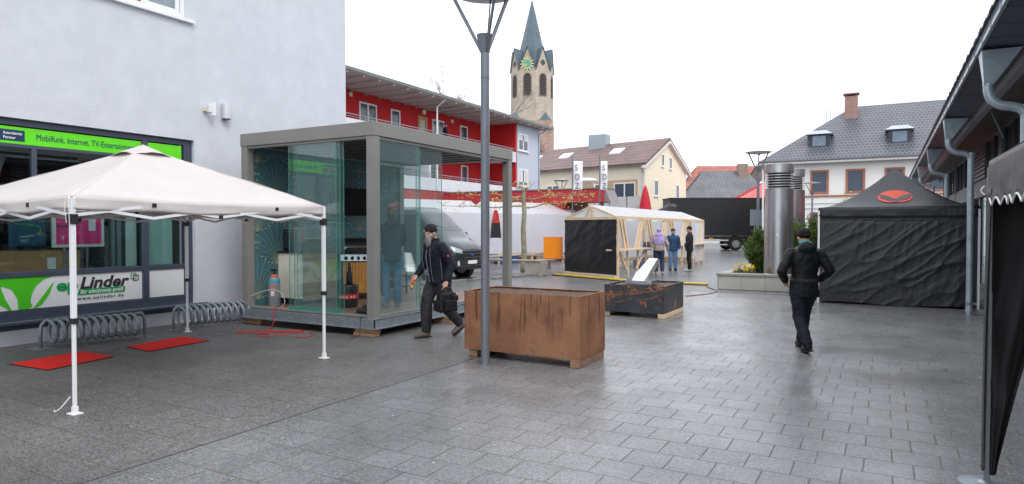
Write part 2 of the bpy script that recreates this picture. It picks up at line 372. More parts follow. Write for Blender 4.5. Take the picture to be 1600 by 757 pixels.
# ================================================================== SHOP BUILDING (left)
shop = thing('shop_building', 'large pale grey rendered building with green striped shop window on its ground floor', 'building', (-11, 4, 0))
X0 = -11.0
def shopwall(b):
    yb, ye = -8, 11.73; oz0, oz1, oy = .33, 3.3, 7.80
    wy0, wy1, wz0, wz1 = 3.4, 7.66, 5.46, 6.95
    b.box(X0-.35, oy, 0, X0, ye, 5.46)                 # right of the opening
    b.box(X0-.35, yb, 0, X0, oy, oz0)                  # plinth
    b.box(X0-.35, yb, oz1, X0, oy, wz0)
    b.box(X0-.35, yb, wz0, X0, wy0, wz1); b.box(X0-.35, wy1, wz0, X0, ye, wz1)
    b.box(X0-.35, yb, wz1, X0, ye, 10.2)
    b.box(X0-12, ye-.3, 0, X0-.35, ye, 10.2)           # gable
obj('wall', white_render, shopwall, shop)
obj('roof', galv_dull, lambda b: b.box(X0-12.2, -8.2, 10.2, X0+.25, 11.95, 10.4), shop)
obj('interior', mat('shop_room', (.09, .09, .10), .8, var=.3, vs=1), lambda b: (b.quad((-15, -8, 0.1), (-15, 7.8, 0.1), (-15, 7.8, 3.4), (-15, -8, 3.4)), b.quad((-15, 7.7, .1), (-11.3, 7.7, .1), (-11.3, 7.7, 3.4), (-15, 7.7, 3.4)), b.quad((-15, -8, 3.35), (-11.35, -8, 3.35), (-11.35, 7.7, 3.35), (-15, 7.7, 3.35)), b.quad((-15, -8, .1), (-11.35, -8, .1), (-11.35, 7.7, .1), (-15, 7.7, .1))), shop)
XF = X0-.10
def shopframe(b):
    d0, d1 = XF-.06, XF+.03
    b.box(d0, -6, .33, d1, 7.80, .49); b.box(d0, -6, .98, d1, 7.80, 1.06); b.box(d0, -6, 3.2, d1, 7.80, 3.295)
    b.box(d0+.003, 7.64, .49, d1+.003, 7.80, 3.2)
    for y in (6.86, 3.0, -.5): b.box(d0, y, .49, d1+.006, y+.11, 3.2)
    b.box(d0-.01, 5.18, 2.2, d1-.003, 5.25, 2.93); b.box(d0+.002, -6, 2.88, d1-.002, 7.64, 2.93)
obj('shop_frame', frame_blue, shopframe, shop, bevel=.006)
obj('ledge', frame_blue, lambda b: (b.box(X0-.02, -6, .30, X0+.13, 7.98, .335), b.box(X0-.02, -6, .22, X0+.02, 7.95, .30)), shop, bevel=.005)
shopglass = glass('shop_glass', (.75, .82, .82), .10)
obj('shop_pane', shopglass, lambda b: (b.box(XF-.01, -6, 1.06, XF+.002, 6.86, 2.88), b.box(XF-.01, 6.97, 1.06, XF+.002, 7.64, 2.88)), shop)
obj('lower_panel', plastic_white, lambda b: (b.box(XF-.01, -6, .50, XF+.006, 6.855, .975), b.box(XF-.01, 6.975, .50, XF+.006, 7.635, .975)), shop)
green = mat('sign_green', (.13, .72, .01), .4, var=.03)
gs = obj('sign_band', green, lambda b: (b.box(XF-.01, -6, 2.935, XF+.02, 6.855, 3.18), b.box(XF-.01, 6.975, 2.935, XF+.02, 7.60, 3.18)), shop)
navy = mat('sign_navy', (.008, .035, .10), .4, var=.05)
yx = (0, 1, 0); up = (0, 0, 1)
text('lettering', 'Mobilfunk. Internet. TV-Entertainment', navy, gs, .135, (XF+.024, 5.24, 3.015), yx, up, fit=1.5)
obj('badge', navy, lambda b: b.box(XF+.018, 4.2, 2.975, XF+.026, 5.09, 3.135), gs)
text('lettering', 'Autorisierter', white_paint, gs, .058, (XF+.03, 4.81, 3.065), yx, up, fit=.25, bold=.012)
text('lettering', 'Partner', white_paint, gs, .058, (XF+.03, 4.81, 3.0), yx, up, sx=.9, bold=.012)
obj('check_mark', white_paint, lambda b: (b.bar((XF+.03, 4.68, 3.06), (XF+.03, 4.71, 3.01), .02, .004, (1, 0, 0)), b.bar((XF+.03, 4.705, 3.01), (XF+.03, 4.76, 3.11), .02, .004, (1, 0, 0))), gs)
# lower board lettering
leaf = mat('leaf_green', (.07, .55, .015), .4, var=.02); logog = mat('logo_green', (.005, .33, .09), .4, var=.02); logodk = mat('logo_grey', (.035, .035, .045), .4, var=.02)
def leafart(b):
    x = XF+.008
    def P(pts): b.plate([(x, y, z) for y, z in pts], (.003, 0, 0))
    P([(4.0, .973), (5.47, .973), (5.33, .93), (5.22, .84), (5.16, .72), (5.14, .60), (5.17, .53), (5.10, .502), (4.98, .502), (4.97, .66), (4.9, .80), (4.78, .86), (4.76, .84), (4.82, .66), (4.9, .502), (4.86, .502), (4.72, .62), (4.58, .80), (4.48, .88), (4.0, .9)])
    P([(5.47, .90), (5.40, .70), (5.30, .56), (5.22, .502), (5.17, .502), (5.25, .60), (5.34, .72)])
obj('leaf_graphic', leaf, leafart, shop)
xl = XF+.012
text('lettering', 'ep', logog, shop, .25, (xl, 5.50, .735), yx, up, bold=.035, fit=.31)
text('lettering', 'Linder', logodk, shop, .26, (xl, 5.83, .745), yx, up, bold=.03, shear=.25, fit=.79)
obj('slogan_bar', logog, lambda b: b.plate([(xl-.002, 5.80, .645), (xl-.002, 6.55, .645), (xl-.002, 6.56, .735), (xl-.002, 5.83, .735)], (.003, 0, 0)), shop)
text('lettering', 'Ihr electronic profi', white_paint, shop, .088, (xl+.004, 5.84, .665), yx, up, bold=.02, shear=.2, fit=.68)
text('lettering', 'www.eplinder.de', logodk, shop, .078, (xl, 5.80, .565), yx, up, bold=.006, spacing=1.3, fit=.73)
def sq(b, y, z, s):
    for a, c in (((y, z), (y+s, z)), ((y+s, z), (y+s, z+s)), ((y+s, z+s), (y, z+s)), ((y, z+s), (y, z))):
        b.bar((xl, a[0], a[1]), (xl, c[0], c[1]), .012, .004, (1, 0, 0))
obj('emblem', logog, lambda b: sq(b, 6.66, .85, .085), shop); obj('emblem', logodk, lambda b: sq(b, 6.70, .82, .085), shop)
# posters, box, curtains behind the glass: things of their own
pink = mat('poster_pink', (.85, .03, .24), .5, var=.15, vs=4)
t = thing('poster', 'pink framed poster on a stand behind the shop glass', 'poster', (-11.2, 5.9, 1.05))
obj('frame', white_paint, lambda b: b.box(-11.23, 5.50, 1.40, -11.18, 6.28, 2.10), t, bevel=.005)
obj('print', pink, lambda b: b.box(-11.18, 5.55, 1.45, -11.174, 6.23, 2.05), t)
obj('sticker', white_paint, lambda b: b.box(-11.174, 6.03, 1.66, -11.171, 6.14, 1.86), t)
obj('picture', mat('poster_dark', (.10, .03, .06), .5), lambda b: (b.tube([(-11.172, 5.56, 1.74), (-11.172, 5.75, 1.74), (-11.172, 5.9, 1.82), (-11.172, 5.99, 1.98)], [.012, .014, .02, .01], 6, 4), b.ell((-11.172, 5.97, 1.96), (.004, .05, .07), 10, 6)), t)
text('lettering', 'T', white_paint, t, .08, (-11.17, 5.62, 1.52), yx, up, bold=.02)
obj('leg', galv, lambda b: (b.box(-11.21, 5.66, 1.02, -11.19, 5.70, 1.40), b.box(-11.21, 6.0, 1.02, -11.19, 6.03, 1.40)), t)
t = thing('poster', 'dark blue advertising poster taped inside the shop window', 'poster', (-11.2, 5.1, 1.4))
obj('print', mat('poster_blue', (.012, .075, .14), .5, var=.1), lambda b: b.box(-11.17, 4.90, 1.44, -11.165, 5.40, 1.99), t)
text('lettering', 'Wir haben die günstige', white_paint, t, .052, (-11.163, 4.94, 1.91), yx, up, fit=.42, bold=.01)
text('lettering', 'Alternative!', white_paint, t, .052, (-11.163, 5.04, 1.84), yx, up, sx=.85, bold=.01)
obj('arrow', leaf, lambda b: (b.tube([(-11.163, 4.95, 1.84), (-11.163, 4.97, 1.78), (-11.163, 5.04, 1.76)], .006, 6, 4), b.tube([(-11.163, 5.28, 1.74), (-11.163, 5.33, 1.69), (-11.163, 5.30, 1.61)], .006, 6, 4), b.box(-11.164, 5.13, 1.735, -11.162, 5.28, 1.742)), t)
text('lettering', 'ep Linder', leaf, t, .05, (-11.163, 5.06, 1.75), yx, up, sx=.9)
text('lettering', 'Lassen Sie sich von', white_paint, t, .03, (-11.163, 5.05, 1.56), (0, 1, .12), up, sx=.8)
text('lettering', 'uns beraten', white_paint, t, .03, (-11.163, 5.05, 1.51), (0, 1, .12), up, sx=.8)
obj('lettering', mat('red_sign', (.6, .015, .02), .5), lambda b: [b.box(-11.166, 4.98+.08*i, 2.01, -11.163, 5.04+.08*i, 2.06) for i in range(4)], t)
t = obj('cardboard_box', mat('cardboard', (.42, .25, .12), .8, var=.12, vs=3), lambda b: (b.box(-11.75, 3.2, .6, -11.22, 5.92, 1.36), b.box(-11.76, 3.19, 1.05, -11.215, 5.925, 1.075)), bevel=.01)
tag(t, 'long brown cardboard box lying along the shop window under the posters', 'box')
t = obj('price_card', white_paint, lambda b: (b.box(-11.2, 5.43, 1.07, -11.195, 5.55, 1.25)), None); tag(t, 'small white label card in front of the cardboard box', 'card')
mint = mat('mint_blind', (.50, .72, .66), .8, var=.05)
t = thing('window_screen', 'pale mint screen behind the narrow right shop pane', 'screen', (-11.25, 7.2, 1.0))
obj('panel', mint, lambda b: b.box(-11.24, 6.95, 1.06, -11.22, 7.50, 2.9), t)
t = thing('window_screen', 'narrow white screen behind the shop glass left of the mullion', 'screen', (-11.25, 6.75, 1.0))
obj('panel', mat('pale_blind', (.6, .72, .66), .8), lambda b: b.box(-11.24, 6.66, 1.06, -11.22, 6.84, 2.9), t)
obj('post', galv, lambda b: (b.box(-11.3, 6.54, .6, -11.26, 6.60, 3.2), b.box(-11.3, 6.45, .6, -11.27, 6.50, 3.2)), t)
t = thing('display_shelf', 'dark display shelving deep inside the shop', 'shelf', (-13, 5.5, .1))
obj('shelf_frame', black_metal, lambda b: [b.box(-13.4, 4.6, .1+k*.5, -12.8, 7.2, .14+k*.5) for k in range(6)], t)
obj('goods', mat('goods', (.12, .13, .16), .5, var=.8, vs=3), lambda b: [b.box(-13.3, 4.7+.24*i, .14+k*.5, -12.9, 4.7+.24*i+random.uniform(.1, .2), .14+k*.5+random.uniform(.15, .38)) for i in range(10) for k in range(5)], t)
# upper window
win_red = mat('panel_red', (.42, .03, .02), .6, var=.06)
f = obj('window', plastic_white, lambda b: (b.box(X0-.12, 3.4, 5.46, X0-.03, 7.66, 5.54), b.box(X0-.12, 7.58, 5.54, X0-.03, 7.66, 6.95), b.box(X0-.12, 3.4, 6.87, X0-.03, 7.58, 6.95), b.box(X0-.125, 6.86, 5.54, X0-.035, 6.95, 6.87), b.box(X0-.10, 6.95, 5.54, X0-.05, 7.0, 6.87), b.box(X0-.10, 7.50, 5.54, X0-.05, 7.57, 6.87), b.box(X0-.10, 7.0, 5.54, X0-.05, 7.50, 5.60)), shop, bevel=.005)
obj('sill', plastic_white, lambda b: b.box(X0-.04, 3.3, 5.40, X0+.07, 7.80, 5.455), f, bevel=.005)
obj('pane', glass('home_glass', (.8, .85, .88), .12), lambda b: b.box(X0-.085, 6.95, 5.56, X0-.08, 7.58, 6.9), f)
obj('red_panel', win_red, lambda b: (b.box(X0-.09, 5.2, 5.545, X0-.05, 6.855, 6.87)), f)
obj('curtain', mat('curtain_grey', (.35, .38, .42), .9, var=.1), lambda b: b.grid(lambda u, v: (X0-.2+.025*math.sin(u*60), 6.9+.75*u, 5.5+1.4*v), 90, 2), f, smooth=True)
# wall fittings
cream = mat('cream_plastic', (.66, .60, .45), .5)
t = thing('alarm_siren', 'cream bracket siren box on the grey wall above the pavilion', 'siren', (-11, 8.0, 3.85))
obj('bracket', cream, lambda b: (b.box(-11, 7.98, 3.86, -10.94, 8.04, 3.93), b.bar((-10.97, 8.0, 3.9), (-10.90, 8.08, 3.86), .03), b.bar((-10.97, 8.02, 3.93), (-10.90, 8.1, 3.96), .025)), t)
obj('housing', plastic_white, lambda b: (b.box(-10.93, 8.06, 3.78, -10.82, 8.13, 4.03), b.box(-10.92, 8.02, 3.84, -10.84, 8.06, 3.99), b.cyl(-10.875, 8.09, 3.75, 3.78, .02, n=10)), t, bevel=.01)
t = thing('wall_lamp', 'silver half round wall lamp beside the cream siren', 'lamp', (-11, 8.42, 3.75))
obj('shade', mat('alu_lamp', (.62, .63, .66), .4, metal=.3), lambda b: b.tube([(-10.93, 8.44, 3.78), (-10.93, 8.44, 4.06)], [.085, .085], 20), t, smooth='auto')
obj('lens', mat('lamp_lens', (.12, .09, .06), .3), lambda b: b.cyl(-10.93, 8.44, 3.765, 3.779, .07), t)

# ================================================================== BIKE RACKS
def rack(label, y0, y1, x0, x1, nl):
    t = thing('bike_rack', label, 'bike rack', (x0, y0, 0), 0, 'spiral bike racks along the shop wall')
    r = .16; zc = .225; pts = []
    pts += [(x0, y0, 0), (x0, y0, .22), (x0, y0+.015, .33), (x0, y0+.07, .385)]
    N = nl*16
    for i in range(N+1):
        a = i/16*2*math.pi; q = i/N
        x = x0+(x1-x0)*q; y = y0+.10+(y1-y0-.2)*q
        pts.append((x+r*math.sin(a), y, zc+r*math.cos(a)))
    pts += [(x1, y1-.05, .385), (x1, y1-.01, .32), (x1, y1, .2), (x1, y1, 0)]
    obj('tube', galv_dull, lambda b: b.tube(pts, .025, 10), t, smooth=True)
    obj('foot', kerbm, lambda b: (b.box(x0-.14, y0-.12, .002, x0+.14, y0+.12, .006), b.box(x1-.14, y1-.12, .002, x1+.14, y1+.12, .006)), t)
rack('spiral steel bike rack under the white lettered shop board', 4.93, 6.25, -10.38, -10.06, 11)
rack('spiral steel bike rack against the bare wall beside the glass pavilion', 6.93, 8.24, -10.36, -10.0, 11)

# ================================================================== RED MATS
red = mat('mat_red', (.80, .012, .006), .9, var=.08, vs=30, bump=.3, bs=300)
for lab, q in (('red floor mat lying nearest the white canopy pole on the left', [(-9.51, 4.16), (-8.70, 4.20), (-8.86, 5.08), (-9.63, 5.09)]), ('red floor mat lying between the two canopy poles near the bike racks', [(-9.45, 5.59), (-8.80, 5.52), (-8.87, 6.51), (-9.55, 6.55)])):
    c = Vector((sum(p[0] for p in q)/4, sum(p[1] for p in q)/4))
    t = thing('floor_mat', lab, 'mat', (c.x, c.y, 0), 0, 'red floor mats under the canopy')
    obj('carpet', red, lambda b: b.plate([(c.x+(x-c.x)*.96, c.y+(y-c.y)*.96, .006) for x, y in q], (0, 0, .008)), t)
    obj('edging', dark, lambda b: b.plate([(x, y, .002) for x, y in q], (0, 0, .006)), t)

# ================================================================== WHITE POP-UP CANOPY
can = thing('pop_up_canopy', 'off white pop up canopy on white poles in front of the shop', 'canopy', (-8.2, 5.1, 0))
cfab = translucent(mat('canopy_fabric', (.70, .65, .625), .85, var=.05, vs=2, bump=.15, bs=9), (.6, .55, .53), .18)
CP = [(-6.45, 3.34), (-6.38, 6.38), (-9.96, 6.91), (-10.0, 3.60)]
ctr = (-8.2, 5.1, 2.72)
def roof(b):
    n = 14
    for k in range(4):
        a = Vector((*CP[k], 1.99)); c = Vector((*CP[(k+1) % 4], 1.99)); ap = Vector(ctr)
        g0 = Vector((ctr[0], ctr[1], 0)); a = a+(a-g0).normalized()*.0; 
        def fn(u, v):
            p = a.lerp(c, u); p = p.lerp(ap, v*.985)
            s = math.sin(math.pi*v)*(-.035+.04*abs(2*u-1)**2)
            edge = (1-v)*math.sin(math.pi*u)*-.03
            wr = noise.noise(Vector((p.x*2.2, p.y*2.2, k)))*.018+noise.noise(Vector((p.x*7, p.y*3, k+5)))*.006
            return (p.x, p.y, p.z+s+edge+wr*min(1, 3*v+.1))
        b.grid(fn, n*2, n)
    return b
def valance(b):
    for k in range(4):
        a = Vector((*CP[k], 0)); c = Vector((*CP[(k+1) % 4], 0)); d = (c-a).normalized(); nn = Vector((d.y, -d.x, 0))
        if nn.dot(a-Vector((ctr[0], ctr[1], 0))) < 0: nn = -nn
        def fn(u, v):
            p = a.lerp(c, u); z = 1.995-math.sin(math.pi*u)*.03-v*(.115+.008*math.sin(u*19))
            w_ = noise.noise(Vector((u*8, v*1.5, k*3)))*.02*v+.012
            return (p.x+nn.x*w_, p.y+nn.y*w_, z)
        b.grid(fn, 50, 5)
rf = obj('roof_fabric', cfab, roof, can, smooth=True, solid=.004)
obj('valance', cfab, valance, rf, smooth=True, solid=.003)
def vent(b):
    for k in range(4):
        a = Vector((*CP[k], 2.0)); c = Vector((*CP[(k+1) % 4], 2.0)); ap = Vector(ctr)+Vector((0, 0, .035)); g0 = Vector(ctr)
        aa = g0.lerp(a, .17)+Vector((0, 0, -.008)); cc = g0.lerp(c, .17)+Vector((0, 0, -.008))
        b.grid(lambda u, v: tuple((aa.lerp(cc, u)).lerp(ap, v)+Vector((0, 0, math.sin(math.pi*u)*.05*(1-v)+.01*noise.noise(Vector((u*5, v*5, k)))))), 14, 6)
obj('vent_cap', cfab, vent, rf, smooth=True, solid=.004)
pw = mat('pole_white', (.80, .80, .82), .35, var=.03)
for k, (x, y) in enumerate(CP):
    p = obj('pole', pw, lambda b: (b.box(x-.021, y-.021, .85, x+.021, y+.021, 1.98), b.box(x-.015, y-.015, .01, x+.015, y+.015, .86)), can, bevel=.004)
    obj('foot', plastic_white, lambda b: (b.box(x-.06, y-.045, .0, x+.06, y+.045, .012), b.box(x-.022, y-.022, .012, x+.022, y+.022, .07)), p, bevel=.003)
    obj('clamp', dark, lambda b: (b.box(x-.03, y-.03, .83, x+.03, y+.03, .88), b.box(x-.035, y-.035, 1.74, x+.035, y+.035, 1.83)), p, bevel=.004)
def truss(b):
    for k in range(4):
        a = Vector((*CP[k], 0)); c = Vector((*CP[(k+1) % 4], 0)); n = 4
        for i in range(n):
            p, q = a.lerp(c, i/n), a.lerp(c, (i+1)/n); z0, z1 = (1.82, 1.93) if i % 2 == 0 else (1.93, 1.82)
            b.bar((p.x, p.y, z0), (q.x, q.y, z1), .02, .03); b.bar((p.x, p.y, 3.75-z0-.02), (q.x, q.y, 3.75-z1-.02), .014, .028)
    for k in range(4):
        a = Vector((*CP[k], 1.80)); m = a.lerp(Vector((ctr[0], ctr[1], 2.0)), .5); m.z = 1.98
        b.bar(a, m, .02, .028); b.bar(m, Vector((ctr[0], ctr[1], 2.25)), .02, .028)
    b.cyl(ctr[0], ctr[1], 2.2, 2.66, .02)
obj('truss', pw, truss, can)
def joints(b):
    for k in range(4):
        a = Vector((*CP[k], 0)); c = Vector((*CP[(k+1) % 4], 0))
        for i in range(1, 4):
            p = a.lerp(c, i/4); z = 1.93 if i % 2 else 1.82; b.box(p.x-.022, p.y-.022, z-.02, p.x+.022, p.y+.022, z+.02)
obj('truss_joint', dark, joints, can)
obj('tie_cord', plastic_white, lambda b: (b.tube([(-6.47, 3.31, .16), (-6.56, 3.28, .06), (-6.64, 3.27, .012), (-6.70, 3.29, .01)], .007, 6, 4), b.tube([(-6.43, 3.30, 2.0), (-6.41, 3.29, 1.9), (-6.42, 3.3, 1.7), (-6.44, 3.31, 1.5)], .003, 6, 3), b.tube([(-6.47, 3.30, 2.0), (-6.48, 3.29, 1.9), (-6.47, 3.3, 1.75)], .003, 6, 3)), can)
# ================================================================== GLASS PAVILION
PX0, PX1, PY0, PY1 = -10.02, -6.96, 8.03, 12.46
pav = thing('glass_pavilion', 'taupe metal framed glass garden pavilion on wooden blocks beside the shop', 'pavilion', (-8.5, 10.2, 0))
taupe = mat('taupe_metal', (.225, .22, .205), .38, var=.05, vs=2, bump=.06, bs=20)
def pframe(b):
    for x in (PX0, PX1-.15):
        for y in (PY0, PY1-.15): b.box(x, y, .27, x+.15, y+.15, 3.155)
    b.box(PX0-.01, PY0-.01, 3.155, PX1+.01, PY0+.15, 3.375); b.box(PX0-.01, PY1-.15, 3.155, PX1+.01, PY1+.01, 3.375)
    b.box(PX0-.01, PY0+.15, 3.155, PX0+.15, PY1-.15, 3.375); b.box(PX1-.15, PY0+.15, 3.155, PX1+.01, PY1-.15, 3.375)
obj('frame', taupe, pframe, pav, bevel=.006)
obj('track', taupe, lambda b: (b.box(PX0+.15, PY0+.02, 3.11, PX1-.15, PY0+.13, 3.153), b.box(PX1-.13, PY0+.15, 3.11, PX1-.02, PY1-.15, 3.153), b.box(PX0+.15, PY0+.02, .285, PX1-.15, PY0+.13, .32), b.box(PX1-.13, PY0+.15, .285, PX1-.02, PY1-.15, .32)), pav, bevel=.003)
obj('channel', galv, lambda b: (b.box(PX0, PY0-.05, .125, PX1+.05, PY0-.035, .27), b.box(PX0, PY0-.04, .26, PX1+.05, PY0+.14, .275), b.box(PX0, PY0-.09, .12, PX1+.09, PY0-.03, .135), b.box(PX1+.035, PY0-.05, .125, PX1+.05, PY1+.02, .27), b.box(PX1-.14, PY0+.15, .26, PX1+.05, PY1+.02, .275), b.box(PX1+.03, PY0-.05, .12, PX1+.10, PY1+.02, .132)), pav)
obj('deck', mat('deck_wood', (.23, .135, .10), .45, var=.25, vs=3, stain=((.12, .08, .065), 2, .5, .8)), lambda b: [b.box(PX0+.02, PY0+.10+i*.146, .24, PX1-.02, PY0+.235+i*.146, .282) for i in range(29)], pav, bevel=.004)
obj('ceiling', mat('ceiling_wood', (.085, .075, .068), .5, var=.35, vs=6), lambda b: [b.box(PX0+.15, PY0+.15+i*.19, 3.17+.012*(i % 2), PX1-.15, PY0+.335+i*.19, 3.2) for i in range(21)], pav)
obj('roof', galv_dull, lambda b: b.box(PX0+.02, PY0+.02, 3.33, PX1-.02, PY1-.02, 3.36), pav)
def blocks(b):
    for x, y in ((-10.0, 8.05), (-7.35, 7.98), (-7.1, 9.8), (-7.1, 12.1), (-9.9, 12.1), (-8.6, 12.2)):
        b.box(x, y, .002, x+.42, y+.14, .055); b.box(x+.02, y+.01, .06, x+.44, y+.15, .12)
obj('timber_block', mat('block_wood', (.34, .20, .11), .8, var=.3, vs=7), blocks, pav, bevel=.004)
pg = glass('pavilion_glass', (.95, .985, .98), .045, opac=.03, body=(.5, .75, .75))
gedge = mat('glass_edge', (.05, .26, .20), .15, var=.1)
def gpanel(a, b_, off, axis, z0=.32, z1=3.11):
    def fn(b):
        if axis == 'x': b.box(a, PY0+off, z0, b_, PY0+off+.008, z1)
        else: b.box(PX1-off-.008, a, z0, PX1-off, b_, z1)
    o = obj('glass_panel', pg, fn, pav)
    def en(b):
        for e in (a, b_):
            if axis == 'x': b.box(e-.003, PY0+off-.001, z0, e+.003, PY0+off+.009, z1)
            else: b.box(PX1-off-.009, e-.003, z0, PX1-off+.001, e+.003, z1)
        if axis == 'x': b.box(a, PY0+off-.006, z0-.003, b_, PY0+off+.014, z0+.05)
    obj('glass_edge', gedge, en, o)
for a, c, o_ in ((-8.86, -7.78, .03), (-8.76, -7.72, .055), (-8.72, -7.66, .08)): gpanel(a, c, o_, 'x')
for a, c, o_ in ((PY0+.16, 9.24, .03), (8.25, 9.30, .055), (9.22, 9.98, .08)): gpanel(a, c, o_, 'y')
# patterned rear wall
wp = mat('wallpaper', (.05, .15, .19), .7, var=.25, vs=1.5); gold = mat('wallpaper_gold', (.36, .38, .20), .5, var=.2, vs=4)
def paper(b):
    b.box(PX0+.06, PY0+.05, .285, PX0+.10, PY1-.1, 3.15)
    b.mi = 1; xx = PX0+.103
    def stroke(y0, z0, ang, L, curl):
        pts = []
        for i in range(9):
            t = i/8; a = ang*(.35+.65*t)+curl*t*t
            pts.append((y0+math.sin(a)*L*t, z0+math.cos(ang*.5*t)*L*t*(.55+.45*math.cos(a*.9))))
        for i in range(8):
            (ya, za), (yb, zb) = pts[i], pts[i+1]
            if min(za, zb) < .3 or max(za, zb) > 3.1 or min(ya, yb) < PY0+.1 or max(ya, yb) > PY1-.15: continue
            b.bar((xx, ya, za), (xx, yb, zb), .005, .002, (1, 0, 0))
        (ya, za), (yb, zb) = pts[-2], pts[-1]
        if .35 < zb < 3.05 and PY0+.14 < yb < PY1-.2:
            d = Vector((0, yb-ya, zb-za)).normalized(); n_ = Vector((0, -d.z, d.y)); c = Vector((xx, yb, zb))
            b.plate([c-d*.03, c+n_*.014, c+d*.045, c-n_*.014], (.002, 0, 0))
    r = 0; z = -.25
    while z < 3.2:
        y = PY0-.2+(r % 2)*.45
        while y < PY1+.4:
            for k in range(-7, 8):
                if k == 0: continue
                stroke(y, z, k*.19, .78-.012*abs(k)*abs(k), 0.05*k)
            stroke(y, z+.1, 0, .86, 0)
            y += .9
        z += .62; r += 1
obj('wallpaper_panel', [wp, gold], paper, pav)
obj('back_wall', taupe, lambda b: b.box(PX0+.01, PY0+.15, .28, PX0+.055, PY1-.15, 3.15), pav)

# ---- things inside
ZF = .283
t = thing('gas_bottle', 'grey gas bottle standing on the pavilion deck by the wallpaper', 'gas bottle', (-9.62, 8.40, ZF))
obj('body', mat('bottle_grey', (.22, .25, .28), .45, var=.1), lambda b: b.lathe(0, 0, [(.095, 0), (.105, .02), (.105, .44), (.095, .50), (.06, .545), (.04, .56)]), t, world=False, smooth='auto')
obj('collar', mat('bottle_orange', (.6, .12, .04), .5), lambda b: b.lathe(0, 0, [(.065, .53), (.07, .55), (.05, .585)]), t, world=False)
obj('band', mat('bottle_blue', (.02, .35, .55), .5), lambda b: b.lathe(0, 0, [(.107, .45), (.103, .487)]), t, world=False)
obj('label', mat('label_mix', (.7, .28, .15), .5, var=.3, vs=20), lambda b: (b.box(.04, -.108, .30, .09, -.07, .40),), t, world=False)
obj('label', white_paint, lambda b: b.box(.035, -.109, .20, .085, -.075, .295), t, world=False)
obj('valve', black_metal, lambda b: (b.cyl(0, 0, .56, .66, .02, n=10), b.box(-.05, -.03, .64, .05, .03, .68)), t, world=False)
t = thing('kitchen_cabinet', 'cream and slatted wood outdoor cabinet with a black top', 'cabinet', (-9.6, 9.2, ZF))
obj('body', mat('cream_stone', (.82, .77, .66), .5, var=.12, vs=2.5), lambda b: b.box(-9.93, 8.76, .40, -9.31, 9.62, 1.235), t, bevel=.004)
obj('slat_front', mat('slat_brown', (.36, .19, .09), .5, var=.3, vs=5), lambda b: [b.box(-9.309, 8.78+i*.062, .36, -9.285, 8.835+i*.062, 1.22) for i in range(14)], t, bevel=.003)
obj('top', black_metal, lambda b: b.box(-9.95, 8.73, 1.238, -9.26, 9.66, 1.27), t, bevel=.004)
obj('plinth', dark, lambda b: b.box(-9.9, 8.82, ZF, -9.35, 9.58, .40), t)
t = thing('oven', 'black and steel box oven on top of the outdoor cabinet', 'oven', (-9.6, 9.0, 1.27))
obj('body', black_metal, lambda b: b.box(-9.90, 8.86, 1.285, -9.42, 9.45, 1.68), t, bevel=.01)
obj('door', mat('dark_glass', (.02, .03, .035), .1, spec=.8), lambda b: b.box(-9.86, 8.845, 1.33, -9.55, 8.858, 1.6), t)
obj('trim', steel, lambda b: (b.box(-9.46, 8.84, 1.285, -9.42, 8.857, 1.68), b.box(-9.80, 8.835, 1.625, -9.6, 8.857, 1.64), b.box(-9.419, 8.9, 1.5, -9.40, 9.4, 1.53)), t)
obj('foot', dark, lambda b: [b.cyl(x, y, 1.271, 1.286, .02, n=8) for x in (-9.86, -9.46) for y in (8.9, 9.4)], t)
t = thing('television', 'black flat television on a swivel arm against the wallpaper', 'television', (-9.9, 10.6, 2.1))
def tvp(o):
    u = Vector((.38, .80, 0)).normalized(); n_ = Vector((.80, -.38, 0)).normalized(); zz = Vector((0, -.03, 1))
    c = Vector((-9.62, 10.35, 2.24))
    return [c+u*a+zz*b_+n_*d for a, b_, d in o]
obj('screen', mat('screen_black', (.008, .006, .007), .25), lambda b: b.hexa(tvp([(-.40, -.27, 0), (.40, -.27, 0), (.40, .27, 0), (-.40, .27, 0)]), tvp([(-.40, -.27, .03), (.40, -.27, .03), (.40, .27, .03), (-.40, .27, .03)])), t)
obj('bezel', black_metal, lambda b: b.hexa(tvp([(-.415, -.285, -.03), (.415, -.285, -.03), (.415, .285, -.03), (-.415, .285, -.03)]), tvp([(-.415, -.285, -.002), (.415, -.285, -.002), (.415, .285, -.002), (-.415, .285, -.002)])), t)
obj('arm', black_metal, lambda b: (b.bar((-9.90, 10.45, 2.24), (-9.66, 10.36, 2.24), .04, .05), b.box(-9.915, 10.35, 2.1, -9.90, 10.55, 2.4)), t)
# gas grill
t = thing('gas_grill', 'gas barbecue with steel knob panel and orange slatted wood door', 'grill', (-9.35, 10.35, ZF), R(38))
W = dict(world=False)
gw = mat('grill_wood', (.70, .31, .07), .45, var=.2, vs=6)
obj('door', gw, lambda b: [b.box(-.30+i*.061, -.29, .12, -.245+i*.061, -.27, .74) for i in range(10)], t, bevel=.003, **W)
obj('body', black_metal, lambda b: (b.box(-.32, -.268, .10, .32, .27, .76), b.box(-.36, -.27, .90, .36, .27, .93)), t, bevel=.01, **W)
obj('control_panel', steel, lambda b: b.hexa([(-.36, -.33, .76), (.36, -.33, .76), (.36, .2, .76), (-.36, .2, .76)], [(-.36, -.28, .90), (.36, -.28, .90), (.36, .2, .90), (-.36, .2, .90)]), t, bevel=.008, **W)
def kn(b):
    for i in range(5): b.tube([(-.24+i*.12, -.305, .83), (-.24+i*.12, -.345, .82)], .03, 14)
obj('knob', black_metal, kn, t, **W)
obj('hood', black_metal, lambda b: b.tube([(-.33, 0, .98), (.33, 0, .98)], [(.24, .17), (.24, .17)], 20), t, smooth='auto', **W)
